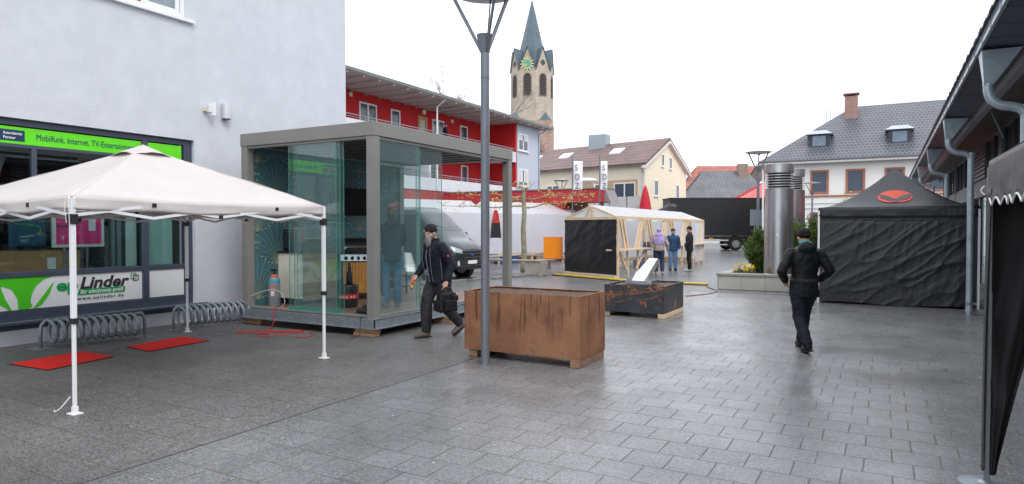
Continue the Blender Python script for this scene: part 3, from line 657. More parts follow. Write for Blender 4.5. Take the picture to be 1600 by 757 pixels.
obj('hood_handle', steel, lambda b: (b.tube([(-.25, -.24, 1.04), (.25, -.24, 1.04)], .014, 8), b.box(-.27, -.25, 1.0, -.25, -.2, 1.05), b.box(.25, -.25, 1.0, .27, -.2, 1.05)), t, **W)
obj('side_shelf', black_metal, lambda b: (b.box(.37, -.25, .86, .68, .25, .90), b.box(-.60, -.25, .86, -.37, .25, .90)), t, bevel=.005, **W)
obj('leg', dark, lambda b: [b.box(x, y, 0, x+.04, y+.04, .10) for x in (-.31, .27) for y in (-.26, .22)], t, **W)
t = thing('wire_shelf', 'black wire shelving rack behind the grill', 'shelf', (-9.3, 11.2, ZF), R(10))
obj('post', black_metal, lambda b: [b.box(x, y, 0, x+.03, y+.03, 1.1) for x in (-.3, .3) for y in (-.2, .2)], t, **W)
obj('shelf', black_metal, lambda b: [(b.box(-.28, -.18, z, .31, -.17, z+.02), b.box(-.28, .19, z, .31, .2, z+.02), [b.box(-.28+.06*i, -.17, z, -.27+.06*i, .19, z+.01) for i in range(10)]) for z in (.15, .38, .61, .84, 1.06)], t, **W)
obj('stock', mat('stock', (.09, .05, .04), .6, var=.6, vs=6), lambda b: (b.box(-.2, -.15, .40, .25, .15, .52), b.box(-.25, -.15, .17, .2, .15, .3), b.box(-.1, -.1, .64, .2, .12, .74)), t, bevel=.01, **W)
t = thing('drum', 'black drum with a red lettered band on the pavilion deck', 'drum', (-8.42, 9.02, ZF))
obj('body', black_metal, lambda b: b.lathe(0, 0, [(.165, 0), (.175, .02), (.172, .14), (.178, .15), (.175, .27), (.18, .38), (.17, .405), (.15, .41)], 28), t, smooth='auto', **W)
obj('band', mat('band_red', (.50, .02, .03), .5), lambda b: b.lathe(0, 0, [(.181, .155), (.181, .245)], 28), t, **W)
def bandtext(parent):
    for i, ch in enumerate('Höveler A B'):
        a = R(-112+i*9.5)
        if ch != ' ': text('lettering', ch, white_paint, parent, .055, (.183*math.cos(a), .183*math.sin(a), .178), (-math.sin(a), math.cos(a), 0), up, bold=.02, world=False)
bandtext(t)
obj('bottle', dark, lambda b: b.lathe(.03, .0, [(.035, .41), (.055, .44), (.055, .60), (.03, .66), (.035, .70), (.015, .80)], 14), t, smooth=True, **W)
# boots by the post
boot = mat('boot_leather', (.16, .085, .04), .7, var=.3, vs=15); sole = mat('boot_sole', (.02, .02, .02), .7)
for lab, loc, rz in (('brown work boot standing by the pavilion corner post', (-7.45, 8.62, ZF), R(70)), ('dark work boot at the pavilion edge nearest the corner post', (-7.40, 8.28, ZF), R(80))):
    t = thing('work_boot', lab, 'boot', loc, rz, 'work boots at the pavilion corner')
    mt = boot if 'brown' in lab else mat('boot_dark', (.035, .032, .03), .7)
    obj('upper', mt, lambda b: (b.ell((0, .06, .07), (.05, .12, .055)), b.tube([(0, -.04, .05), (0, -.045, .12), (0, -.05, .17)], [(.05, .065), (.045, .055), (.05, .06)], 12)), t, remesh=.008, **W)
    obj('sole', sole, lambda b: b.plate([(-.045, -.11, .0), (.045, -.11, .0), (.05, 0, 0), (.055, .1, 0), (.03, .18, 0), (-.03, .18, 0), (-.055, .1, 0), (-.05, 0, 0)], (0, 0, .03)), t, bevel=.006, **W)
# cables
cable_red = mat('cable_red', (.55, .03, .025), .5); cable_wh = mat('cable_white', (.6, .6, .58), .5)
pts = [(-9.75, 8.25, .30), (-9.5, 8.28, .30), (-9.3, 8.15, .31), (-9.2, 8.05, .33), (-9.16, 7.96, .24), (-9.1, 7.93, .10), (-9.0, 7.75, .012), (-8.75, 7.45, .012), (-8.55, 7.35, .012), (-8.85, 7.30, .012), (-9.05, 7.2, .012), (-9.2, 7.25, .014), (-8.95, 7.5, .014), (-8.6, 7.7, .012), (-8.3, 7.75, .012), (-8.4, 7.9, .012), (-8.65, 7.6, .016), (-8.75, 7.3, .018), (-8.5, 7.15, .012), (-8.35, 7.3, .012), (-8.25, 7.5, .012)]
t = obj('extension_cable', cable_red, lambda b: (b.tube(pts, .007, 6, 6), b.tube([(-8.7, 7.55, .012), (-8.3, 7.62, .012), (-8.05, 7.75, .012), (-7.85, 7.6, .012), (-7.8, 7.42, .012), (-8.0, 7.38, .012)], .006, 6, 6)), smooth=True)
tag(t, 'red extension cable tangled on the paving below the pavilion edge', 'cable')
t = thing('power_strip', 'red and grey cable coupling lying on the deck edge', 'power strip', (-9.15, 8.2, ZF))
obj('plug', cable_red, lambda b: (b.box(-9.25, 8.14, .285, -9.0, 8.19, .325), b.box(-9.1, 8.2, .285, -8.95, 8.25, .32)), t, bevel=.008)
obj('socket', galv_dull, lambda b: b.box(-9.02, 8.145, .287, -8.88, 8.195, .33), t, bevel=.006)
t = obj('cable', cable_wh, lambda b: b.tube([(-10.05, 8.02, .42), (-9.8, 8.12, .52), (-9.55, 8.18, .60), (-9.35, 8.2, .61), (-9.2, 8.2, .55), (-9.13, 8.2, .42), (-9.18, 8.18, .33), (-9.28, 8.17, .30)], .006, 6, 6), smooth=True)
tag(t, 'thin white cable looping in front of the grey gas bottle', 'cable')
t = obj('cable', dark, lambda b: b.tube([(-7.35, 8.3, .29), (-7.2, 8.0, .30), (-7.13, 7.9, .2), (-7.1, 7.85, .05), (-7.12, 7.78, .02), (-7.15, 7.7, .02)], .006, 6, 5), smooth=True)
tag(t, 'black cable hanging from the pavilion corner to the paving', 'cable')

# ================================================================== RUSTED PLANTER
def rust_mat():
    m = bpy.data.materials.new('corten'); m.use_nodes = True; n = m.node_tree; b = n.nodes['Principled BSDF']; L = n.links.new
    tc = nd(n, 'ShaderNodeTexCoord')
    a = nd(n, 'ShaderNodeTexNoise'); a.inputs['Scale'].default_value = 2.5; a.inputs['Detail'].default_value = 9; a.inputs['Roughness'].default_value = .62; L(tc.outputs['Object'], a.inputs['Vector'])
    r = nd(n, 'ShaderNodeValToRGB'); e = r.color_ramp.elements; e[0].position = .3; e[0].color = (.15, .066, .036, 1); e[1].position = .72; e[1].color = (.38, .182, .09, 1)
    x = e.new(.5); x.color = (.26, .115, .056, 1); L(a.outputs['Fac'], r.inputs[0])
    # dark run marks, stretched downwards
    mp = nd(n, 'ShaderNodeMapping'); mp.inputs['Scale'].default_value = (13, 13, .9); L(tc.outputs['Object'], mp.inputs[0])
    s = nd(n, 'ShaderNodeTexNoise'); s.inputs['Scale'].default_value = 1.3; s.inputs['Detail'].default_value = 5; s.inputs['Roughness'].default_value = .55; s.inputs['Distortion'].default_value = .3; L(mp.outputs[0], s.inputs['Vector'])
    sr = nd(n, 'ShaderNodeMapRange'); sr.inputs['From Min'].default_value = .575; sr.inputs['From Max'].default_value = .60; L(s.outputs['Fac'], sr.inputs['Value'])
    sx = nd(n, 'ShaderNodeSeparateXYZ'); L(tc.outputs['Object'], sx.inputs[0])
    hr = nd(n, 'ShaderNodeMapRange'); hr.inputs['From Min'].default_value = .25; hr.inputs['From Max'].default_value = .6; hr.inputs['To Max'].default_value = .8; L(sx.outputs['Z'], hr.inputs['Value'])
    sm = nd(n, 'ShaderNodeMath', operation='MULTIPLY'); L(sr.outputs[0], sm.inputs[0]); L(hr.outputs[0], sm.inputs[1])
    m1 = nd(n, 'ShaderNodeMix', data_type='RGBA'); L(sm.outputs[0], m1.inputs['Factor']); L(r.outputs[0], m1.inputs['A']); m1.inputs['B'].default_value = (.085, .030, .014, 1)
    # mill-scale grey patches low down and droplets
    g = nd(n, 'ShaderNodeTexNoise'); g.inputs['Scale'].default_value = 5; g.inputs['Detail'].default_value = 10; g.inputs['Roughness'].default_value = .75; L(tc.outputs['Object'], g.inputs['Vector'])
    gr = nd(n, 'ShaderNodeMapRange'); gr.inputs['From Min'].default_value = .52; gr.inputs['From Max'].default_value = .68; L(g.outputs['Fac'], gr.inputs['Value'])
    lo = nd(n, 'ShaderNodeMapRange'); lo.inputs['From Min'].default_value = .42; lo.inputs['From Max'].default_value = .18; lo.inputs['To Min'].default_value = .12; lo.inputs['To Max'].default_value = .85; L(sx.outputs['Z'], lo.inputs['Value'])
    gm = nd(n, 'ShaderNodeMath', operation='MULTIPLY'); L(gr.outputs[0], gm.inputs[0]); L(lo.outputs[0], gm.inputs[1])
    m2 = nd(n, 'ShaderNodeMix', data_type='RGBA'); L(gm.outputs[0], m2.inputs['Factor']); L(m1.outputs['Result'], m2.inputs['A']); m2.inputs['B'].default_value = (.06, .05, .05, 1)
    d = nd(n, 'ShaderNodeTexNoise'); d.inputs['Scale'].default_value = 38; d.inputs['Detail'].default_value = 3; L(tc.outputs['Object'], d.inputs['Vector'])
    dr = nd(n, 'ShaderNodeMapRange'); dr.inputs['From Min'].default_value = .64; dr.inputs['From Max'].default_value = .70; dr.inputs['To Max'].default_value = .45; L(d.outputs['Fac'], dr.inputs['Value'])
    m3 = nd(n, 'ShaderNodeMix', data_type='RGBA'); L(dr.outputs[0], m3.inputs['Factor']); L(m2.outputs['Result'], m3.inputs['A']); m3.inputs['B'].default_value = (.09, .03, .015, 1)
    L(m3.outputs['Result'], b.inputs['Base Color'])
    rr = nd(n, 'ShaderNodeMapRange'); rr.inputs['To Min'].default_value = .72; rr.inputs['To Max'].default_value = .3; L(sm.outputs[0], rr.inputs['Value']); L(rr.outputs[0], b.inputs['Roughness'])
    bp = nd(n, 'ShaderNodeBump'); bp.inputs['Strength'].default_value = .12; bp.inputs['Distance'].default_value = .01; L(g.outputs['Fac'], bp.inputs['Height']); L(bp.outputs[0], b.inputs['Normal'])
    return m
corten = rust_mat()
soil = mat('soil', (.11, .07, .052), .95, var=.5, vs=12, bump=1., bs=40)
t = thing('rusted_planter', 'large rusty steel planter box full of soil beside the lamp post', 'planter', (-4.0, 7.8, 0))
ax0, ax1, ay0, ay1 = -4.86, -3.19, 7.40, 8.22
def shell(b, x0, x1, y0, y1, z0, z1, th=.008, lip=.03):
    b.box(x0, y0, z0, x1, y0+th, z1); b.box(x0, y1-th, z0, x1, y1, z1); b.box(x0, y0+th, z0, x0+th, y1-th, z1); b.box(x1-th, y0+th, z0, x1, y1-th, z1)
    b.box(x0+th, y0+th, z1-.008, x1-th, y0+lip, z1-.002); b.box(x0+th, y1-lip, z1-.008, x1-th, y1-th, z1-.002)
    b.box(x0+th, y0+lip, z1-.008, x0+lip, y1-lip, z1-.002); b.box(x1-lip, y0+lip, z1-.008, x1-th, y1-lip, z1-.002)
    b.box(x0+th, y0+th, z0, x1-th, y1-th, z0+.01)
obj('steel_box', corten, lambda b: shell(b, ax0, ax1, ay0, ay1, .10, .875), t, bevel=.002)
def soilg(x0, x1, y0, y1, z, amp):
    return lambda b: b.grid(lambda u, v: (x0+(x1-x0)*u, y0+(y1-y0)*v, z+amp*noise.fractal(Vector((u*9, v*6, z*9)), 1, 2, 4)), 60, 34)
obj('soil', soil, soilg(ax0+.01, ax1-.01, ay0+.01, ay1-.01, .848, .012), t, smooth=True)
obj('skid', mat('skid_wood', (.26, .16, .10), .8, var=.35, vs=8), lambda b: (b.box(-4.80, 7.42, .002, -4.68, 8.20, .099), b.box(-3.32, 7.39, .002, -3.195, 8.20, .099)), t, bevel=.005)
# ================================================================== DARK PLANTER + SCULPTURE
dsteel = mat('raw_steel', (.055, .062, .072), .38, metal=.35, var=.3, vs=5, stain=((.42, .15, .04), 3.2, .56, .62))
t = thing('steel_planter', 'dark raw steel planter with orange rust scribbles carrying a metal ramp model', 'planter', (-4.2, 12.9, 0))
obj('steel_box', dsteel, lambda b: shell(b, -4.77, -3.58, 12.25, 13.62, .085, .61), t, bevel=.002)
obj('soil', soil, soilg(-4.76, -3.59, 12.26, 13.61, .575, .014), t, smooth=True)
obj('skid', timber, lambda b: (b.box(-4.80, 12.3, .002, -4.68, 13.6, .084), b.box(-3.70, 12.24, .002, -3.57, 13.6, .084)), t, bevel=.004)
def scrib(b):
    rnd = random.Random(4)
    y = 12.248
    for i in range(15):
        x = -4.70+i*.075+rnd.uniform(-.015, .015); z = .36+.0135*i+rnd.uniform(-.02, .02); w_ = rnd.uniform(.004, .011)
        q = (x+.075+rnd.uniform(-.01, .03), y, z+rnd.uniform(-.01, .035)); b.bar((x, y, z), q, w_, .002, (0, 1, 0))
        if rnd.random() < .65: b.bar((x, y, z-rnd.uniform(.0, .05)), (x+rnd.uniform(-.02, .03), y, min(.6, z+rnd.uniform(.03, .09))), w_, .002, (0, 1, 0))
        if rnd.random() < .6: b.bar((x, y, z+.06), (x+.08, y, min(.6, z+.06+rnd.uniform(-.02, .03))), w_*.8, .002, (0, 1, 0))
        if rnd.random() < .5: b.bar((x, y, z-.13), (x+.10, y, z-.10+rnd.uniform(-.03, .03)), w_*.7, .002, (0, 1, 0))
obj('rust_mark', mat('rust_orange', (.48, .17, .035), .8, var=.3, vs=20), scrib, t)
t = thing('metal_sculpture', 'shiny folded steel ramp sculpture on a square tray in the dark planter', 'sculpture', (-4.2, 12.9, .60))
obj('tray', steel, lambda b: (b.box(-4.44, 12.50, .60, -3.90, 12.506, .68), b.box(-4.44, 12.98, .60, -3.90, 12.986, .68), b.box(-4.44, 12.506, .60, -4.434, 12.98, .68), b.box(-3.906, 12.506, .60, -3.90, 12.98, .68), b.box(-4.434, 12.506, .60, -3.906, 12.98, .606)), t)
def sculpt(b):
    # wedge leaning: sloping front sheet with a step, thick dark side
    P = [(-4.33, 12.56, .665), (-4.05, 12.56, .665), (-3.93, 12.80, 1.05), (-4.06, 12.80, 1.05)]
    b.hexa([(-4.35, 12.56, .62), (-4.11, 12.56, .62), (-3.99, 12.68, .84), (-4.27, 12.68, .84)], [(-4.30, 12.72, .62), (-3.99, 12.78, .62), (-3.95, 12.80, .82), (-4.20, 12.80, .84)])
    b.hexa([(-4.25, 12.68, .842), (-4.0, 12.68, .842), (-3.87, 12.80, 1.11), (-4.05, 12.80, 1.11)], [(-4.18, 12.80, .842), (-3.94, 12.81, .842), (-3.84, 12.86, 1.08), (-4.02, 12.86, 1.11)])
obj('ramp', mat('brushed', (.86, .87, .88), .42, metal=1., var=.1), sculpt, t, bevel=.003)

# ================================================================== LAMPS
lampgrey = mat('lamp_grey', (.18, .195, .225), .35, metal=.35, var=.1, vs=4)
def lamp(label, loc, rz=0, H_=4.11, first=False):
    t = thing('street_lamp', label, 'street lamp', loc, rz, 'dish topped street lamps')
    obj('pole', lampgrey, lambda b: (b.cyl(0, 0, 0, 3.55, .054, .054, 24), b.cyl(0, 0, 3.55, 3.565, .056, .056, 24), b.cyl(0, 0, 3.57, 3.88, .056, .056, 24)), t, smooth='auto', **W)
    obj('cone', lampgrey, lambda b: b.cyl(0, 0, 3.875, 4.10, .057, .105, 24), t, smooth='auto', **W)
    def arms(b):
        for a in (R(180-8), R(180+112), R(180-128)):
            ca, sa = math.cos(a), math.sin(a)
            b.bar((.045*ca, .045*sa, 3.9), (.44*ca, .44*sa, 4.66), .022, .045, (ca, sa, 0))
    obj('arm', lampgrey, arms, t, **W)
    obj('dish', mat('dish_white', (.55, .57, .62), .35, var=.03), lambda b: b.lathe(0, 0, [(.02, 4.59), (.25, 4.60), (.42, 4.625), (.50, 4.66), (.50, 4.67), (.2, 4.71), (.01, 4.72)], 40), t, smooth='auto', **W)
    obj('stem', black_metal, lambda b: (b.bar((.03, .03, 4.08), (.07, .05, 4.60), .016), b.cyl(.07, .05, 4.56, 4.60, .04)), t, **W)
    return t
l0 = lamp('near street lamp post standing directly in front of the rusty planter', (-4.35, 7.10, 0), TH)
dup(l0, (-4.3, 27.4, 0), TH+.3, 'street lamp behind the left conifer in front of the black truck', 'dish topped street lamps')
dup(l0, (-4.1, 50.0-2.5, 0), TH, 'small distant street lamp in front of the white hip roofed building')
dup(l0, (-17.8+.4, 37.4, 0), TH-.4, 'distant street lamp rising behind the white market tents by the flags')

# ================================================================== STONE BED WITH VENTS
limestone = tile_mat('limestone', (.46, .44, .39), (.52, .50, .45), .62, .4, (.18, .17, .15), .006, .6, axes='XZ', bump=.2, var=.15)
t = thing('raised_bed', 'low pale stone raised flower bed around the steel vent columns', 'planter', (-3.1, 20.8, 0))
obj('stone_wall', limestone, lambda b: (b.box(-4.06, 19.05, 0, -1.5, 19.33, .38), b.box(-4.06, 19.33, 0, -3.80, 24.6, .38), b.box(-1.76, 19.33, 0, -1.5, 24.6, .38), b.box(-3.80, 24.35, 0, -1.76, 24.6, .38)), t, bevel=.01)
obj('coping', mat('coping_stone', (.30, .28, .25), .6, var=.2, vs=5), lambda b: (b.box(-4.09, 19.02, .382, -1.47, 19.36, .45), b.box(-4.09, 19.36, .382, -3.78, 24.63, .45), b.box(-1.79, 19.36, .382, -1.47, 24.63, .45)), t, bevel=.008)
obj('soil', soil, lambda b: b.box(-3.80, 19.33, .0, -1.76, 24.35, .36), t)
def vent_col(label, x, y, H_, r):
    t = thing('vent_column', label, 'vent', (x, y, .36), 0, 'brushed steel ventilation columns')
    brushed = mat('vent_steel', (.52, .52, .53), .33, metal=1., var=.12, vs=1.2, stain=((.38, .36, .35), 2, .5, .8))
    obj('shaft', brushed, lambda b: b.lathe(0, 0, [(r+.02, 0), (r+.02, .04), (r, .06), (r*.95, H_-.72)], 40), t, smooth='auto', **W)
    obj('core', dark, lambda b: b.cyl(0, 0, H_-.72, H_-.28, r*.74), t, **W)
    def rings(b):
        for i in range(6): b.lathe(0, 0, [(r*.80, H_-.70+i*.075), (r*.95, H_-.72+i*.075+.008), (r*.95, H_-.72+i*.075+.022), (r*.8, H_-.70+i*.075+.03)], 40)
    obj('louvre', mat('vent_ring', (.75, .75, .76), .3, metal=.8), rings, t, **W)
    obj('cap', brushed, lambda b: b.lathe(0, 0, [(r*.93, H_-.27), (r*.95, H_-.26), (r*.95, H_-.012), (r*.93, H_-.004), (.02, H_)], 40), t, smooth='auto', **W)
    obj('sticker', white_paint, lambda b: b.plate([(-.03, -r*.985, 1.15), (.06, -r*.985, 1.10), (.02, -r*.985, 1.2)], (0, -.004, 0)), t, **W)
vent_col('front steel ventilation column with a louvred top in the stone bed', -2.60, 20.2, 3.16, .405)
vent_col('rear steel ventilation column half hidden behind the front one', -2.66, 23.85, 3.30, .40)
needle = mat('needle', (.10, .155, .03), .65, var=.45, vs=4, spec=.3)
bark = mat('bark', (.10, .075, .05), .9, var=.3, vs=12, bump=.5, bs=30)
def conifer(label, x, y, h, w, seed, name='conifer_shrub'):
    rnd = random.Random(seed); t = thing(name, label, 'shrub', (x, y, .36), 0, 'dark conifers in the stone bed')
    stems = []
    def st(b):
        for i in range(26):
            a = rnd.uniform(0, 6.28); q = rnd.uniform(.25, 1)*w; hh = h*rnd.uniform(.55, 1)*(1-.45*q/w)
            p = [(0, 0, 0), (q*.5*math.cos(a), q*.5*math.sin(a), hh*.45), (q*math.cos(a), q*math.sin(a), hh)]
            stems.append(p); b.tube(p, [.03, .02, .008], 5, 4)
    obj('stem', bark, st, t, **W)
    def nd_(b):
        for p in stems:
            pp = cr(p, 10)
            for j, c in enumerate(pp[4:]):
                for _ in range(6):
                    base = Vector(c)+Vector((rnd.gauss(0, .07), rnd.gauss(0, .07), rnd.gauss(0, .05)))
                    d0 = Vector((rnd.gauss(0, .6), rnd.gauss(0, .6), rnd.uniform(.3, 1.2))).normalized(); L = rnd.uniform(.10, .2)
                    for k in range(16):
                        q = base+d0*L*(k/16); a = rnd.uniform(0, 6.28)
                        o = d0.orthogonal().normalized(); o = Matrix.Rotation(a, 3, d0) @ o; dd = (o+d0*.9).normalized(); ln = rnd.uniform(.05, .08); s_ = dd.cross(d0).normalized()*.009
                        b.add([q-s_, q+s_, q+dd*ln], [(0, 1, 2)])
    obj('needles', needle, nd_, t, **W)
conifer('small dark conifer at the left of the front vent column', -3.22, 21.0, 1.5, .42, 3)
conifer('tall dark conifer at the right of the front vent column', -2.08, 21.3, 2.2, .62, 5)
# daffodils
dg = mat('daffodil_leaf', (.10, .20, .05), .5, var=.3, vs=9); dy = mat('daffodil_yellow', (.85, .55, .01), .5, var=.1)
rnd = random.Random(11); poss = []
for i in range(16):
    x = rnd.uniform(-3.72, -3.12); y = rnd.uniform(19.42, 19.85); h = rnd.uniform(.18, .33)
    t = thing('daffodil', 'yellow daffodil in the clump in front of the steel vent column', 'flower', (x, y, .36), rnd.uniform(0, 6), 'daffodils in the stone bed')
    def lv(b):
        for k in range(5):
            a = rnd.uniform(0, 6.28); l_ = h*rnd.uniform(.7, 1.1); q = rnd.uniform(.02, .09)
            b.add([(0, 0, 0), (.012, 0, 0), (q*.5*math.cos(a)+.01, q*.5*math.sin(a), l_*.6), (q*.5*math.cos(a)-.008, q*.5*math.sin(a), l_*.6), (q*math.cos(a), q*math.sin(a), l_)], [(0, 1, 2, 3), (3, 2, 4)])
        b.tube([(0, 0, 0), (0, -.01, h)], .004, 5)
    obj('leaf', dg, lv, t, **W)
    def fl(b):
        for k in range(6):
            a = k*math.pi/3; c, s_ = math.cos(a), math.sin(a)
            b.add([(0, -.015, h), (.028*c-.016*s_, -.012, h+.028*s_+.016*c), (.05*c, -.02, h+.05*s_), (.028*c+.016*s_, -.012, h+.028*s_-.016*c)], [(0, 1, 2, 3)])
        b.tube([(0, -.015, h), (0, -.05, h)], [.012, .02], 8)
    obj('blossom', dy, fl, t, **W)

# ================================================================== BLACK TENT WITH LOGO
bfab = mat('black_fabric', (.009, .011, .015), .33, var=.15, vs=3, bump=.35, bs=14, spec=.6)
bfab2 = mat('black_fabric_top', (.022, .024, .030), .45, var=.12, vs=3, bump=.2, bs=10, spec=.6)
def folds(u, v, k=0, amp=.026):
    """diagonal creases of a hanging sheet"""
    # tension folds fan out from the upper corners, finer hanging folds between
    p = Vector((u*2.4+v*2.2, (u-v)*1.0, k)); r1 = max(0, 1-abs(noise.noise(p)*3.2))
    p2 = Vector((u*7+v*6, (u-v)*1.6, k+9)); r2 = max(0, 1-abs(noise.noise(p2)*3.0))
    p3 = Vector((u*17+v*2, v*1.2, k+3)); r3 = max(0, 1-abs(noise.noise(p3)*2.4))
    seam = -.35*max(0, 1-abs(v-.07)*60)
    return amp*(r1**3*.55+r2**3*.38+r3*r3*.22*(1-v*.6)+seam)
tx0, tx1, ty0, ty1 = -1.30, 1.72, 16.72, 19.72
tent = thing('black_gazebo', 'closed black pop up tent with an orange red face emblem on its roof', 'tent', (.2, 18.2, 0))
C4 = [(tx0, ty0), (tx1, ty0), (tx1, ty1), (tx0, ty1)]
def troof(b, C=C4, top=(.21, 18.2, 3.12), z0=2.17, sag=.16):
    for k in range(4):
        a = Vector((*C[k], z0)); c = Vector((*C[(k+1) % 4], z0)); ap = Vector(top)
        b.grid(lambda u, v: tuple(a.lerp(c, u).lerp(ap, v)-Vector((0, 0, sag*math.sin(math.pi*v**.8)-.012*noise.noise(Vector((u*5, v*6, k)))))), 24, 16)
rf = obj('roof_fabric', bfab2, troof, tent, smooth=True, solid=.004)
def tval(b, C=C4, z0=2.17, z1=1.93):
    for k in range(4):
        a = Vector((*C[k], 0)); c = Vector((*C[(k+1) % 4], 0)); d = (c-a).normalized(); n_ = Vector((d.y, -d.x, 0))
        b.grid(lambda u, v: tuple(a.lerp(c, u)+n_*(.012+.02*noise.noise(Vector((u*9, v*2, k)))*v)+Vector((0, 0, z0+(z1-z0)*v))), 40, 4)
obj('valance', bfab, tval, rf, smooth=True, solid=.003)
def twall(k, nu=150, nv=100):
    a = Vector((*C4[k], 0)); c = Vector((*C4[(k+1) % 4], 0)); d = (c-a).normalized(); n_ = Vector((d.y, -d.x, 0))
    return lambda b: b.grid(lambda u, v: tuple(a.lerp(c, u)+n_*(folds(u, v, k*7)*(min(1, v*6))*(min(1, u*9, (1-u)*9))-.02)+Vector((0, 0, 1.97*(1-v)+.03+.02*math.sin(u*9)))), nu, nv)
for k in range(4): obj('side_wall', bfab, twall(k), tent, smooth=True)
for x, y in C4: obj('leg', pw, lambda b: b.box(x-.02, y-.02, 0, x+.02, y+.02, 2.1), tent)
# emblem lies on the front roof slope
orange = mat('emblem_red', (.72, .09, .05), .6, var=.05)
fa = Vector((tx0, ty0, 2.17)); fc = Vector((tx1, ty0, 2.17)); fap = Vector((.21, 18.2, 3.12))
def onroof(x, v, lift):
    w_ = (tx1-tx0)*(1-v); u = .5+x/w_
    return fa.lerp(fc, u).lerp(fap, v)-Vector((0, 0, .16*math.sin(math.pi*v**.8)))+Vector((0, -.5, .86))*lift
def disc(b):
    N = 36; mid = [(0, .40)]; ring = [(.34*math.cos(2*math.pi*i/N), .40+.165*math.sin(2*math.pi*i/N)) for i in range(N)]
    for s_, (r0, r1) in enumerate(((0, .35), (.35, .7), (.7, 1))):
        for i in range(N):
            a, c = ring[i], ring[(i+1) % N]
            q = [(a[0]*r0, .40+(a[1]-.40)*r0), (a[0]*r1, .40+(a[1]-.40)*r1), (c[0]*r1, .40+(c[1]-.40)*r1), (c[0]*r0, .40+(c[1]-.40)*r0)]
            b.add([onroof(x, v, .014) for x, v in q], [(0, 1, 2, 3)])
em = obj('emblem', orange, disc, rf)
def mask(b):
    for s_ in (-1, 1):
        for poly in ([(.03, .37), (.12, .42), (.22, .455), (.315, .47), (.29, .385), (.20, .325), (.10, .305), (.04, .33)], [(.0, .27), (.02, .31), (.055, .30), (.11, .29), (.07, .26), (.0, .24)]):
            b.add([onroof(s_*x, v, .022) for x, v in poly], [tuple(range(len(poly)))])
    b.add([onroof(x, v, .0225) for x, v in [(-.05, .36), (.05, .36), (.02, .31), (-.02, .31)]], [(0, 1, 2, 3)])
obj('mask_shape', bfab, mask, em)
t = thing('red_gazebo', 'red tent roof peeking out behind the black gazebo', 'tent', (1.2, 24, 0))
RC = [(-.1, 22.4), (2.2, 22.4), (2.2, 24.8), (-.1, 24.8)]
obj('roof_fabric', mat('red_fabric', (.70, .03, .02), .6), lambda b: troof(b, RC, (.9, 23.6, 3.0), 2.3, .1), t, smooth=True)
for x, y in RC: obj('leg', pw, lambda b: b.box(x-.02, y-.02, 0, x+.02, y+.02, 2.3), t)

# ================================================================== RIGHT BUILDING
rb = thing('market_hall', 'long right hand building with slate eaves and glazed front under a deep overhang', 'building', (2.5, 15, 0))
slate = tile_mat('slate_soffit', (.075, .09, .12), (.095, .11, .14), 2, .62, (.015, .015, .02), .02, .5, axes='XY', bump=.4, var=.2)
soff = mat('soffit_brown', (.20, .155, .125), .8, var=.15, vs=1.5)
Y0, Y1 = -2, 41
obj('soffit', slate, lambda b: b.hexa([(1.02, Y0, 3.90), (1.47, Y0, 3.86), (1.47, Y1, 3.86), (1.02, Y1, 3.90)], [(1.02, Y0, 3.93), (1.47, Y0, 3.96), (1.47, Y1, 3.96), (1.02, Y1, 3.93)]), rb)
obj('eave_beam', mat('beam_grey', (.26, .26, .28), .6), lambda b: b.box(1.48, Y0, 3.74, 1.58, Y1, 3.97), rb)
obj('ceiling', soff, lambda b: b.hexa([(1.585, Y0, 3.90), (4.2, Y0, 4.95), (4.2, Y1, 4.95), (1.585, Y1, 3.90)], [(1.585, Y0, 3.98), (4.2, Y0, 5.03), (4.2, Y1, 5.03), (1.585, Y1, 3.98)]), rb)
obj('roof', mat('roof_slate', (.05, .055, .065), .6, var=.2), lambda b: b.hexa([(.98, Y0, 3.985), (9, Y0, 7.2), (9, Y1, 7.2), (.98, Y1, 3.985)], [(.96, Y0, 4.02), (9, Y0, 7.26), (9, Y1, 7.26), (.96, Y1, 4.02)]), rb)
def rshing(b):
    for i in range(190): b.box(.935+.008*(i % 2), Y0+i*.225, 3.95, 1.10, Y0+i*.225+.215, 3.972+.006*(i % 3))
obj('roof_edge', mat('roof_edge', (.035, .04, .05), .6), rshing, rb)
def gut(b):
    b.box(.985, Y0, 3.865, 1.015, Y1, 3.945); b.box(.97, Y0, 3.94, .995, Y1, 3.95)
    for i in range(60): b.box(.975, Y0+i*.72, 3.86, 1.018, Y0+i*.72+.03, 3.955)
obj('gutter', mat('gutter_zinc', (.50, .55, .60), .35, metal=.4, var=.15, vs=6), gut, rb)
def wallr(b):
    b.box(2.9, Y0, 0, 9, -1.9, 5); b.box(2.9, Y1-.2, 0, 9, Y1, 5)
    for y in (2.2, 8.0, 13.8, 19.6, 25.4, 31.2, 36.9): b.box(2.40, y-.12, 0, 2.62, y+.12, 4.2)
    b.box(2.42, Y0, 2.60, 2.60, Y1, 3.02); b.box(2.44, Y0, 4.08, 2.6, Y1, 4.32)
obj('wall', mat('hall_wall', (.22, .23, .25), .7, var=.1), wallr, rb)
obj('interior', mat('hall_room', (.04, .05, .045), .8, var=.4, vs=.6), lambda b: (b.box(5.5, Y0, 0, 5.6, Y1, 4.9), b.box(2.65, Y0, -.02, 5.5, Y1, .01)), rb)
hg = glass('hall_glass', (.35, .6, .5), .16)
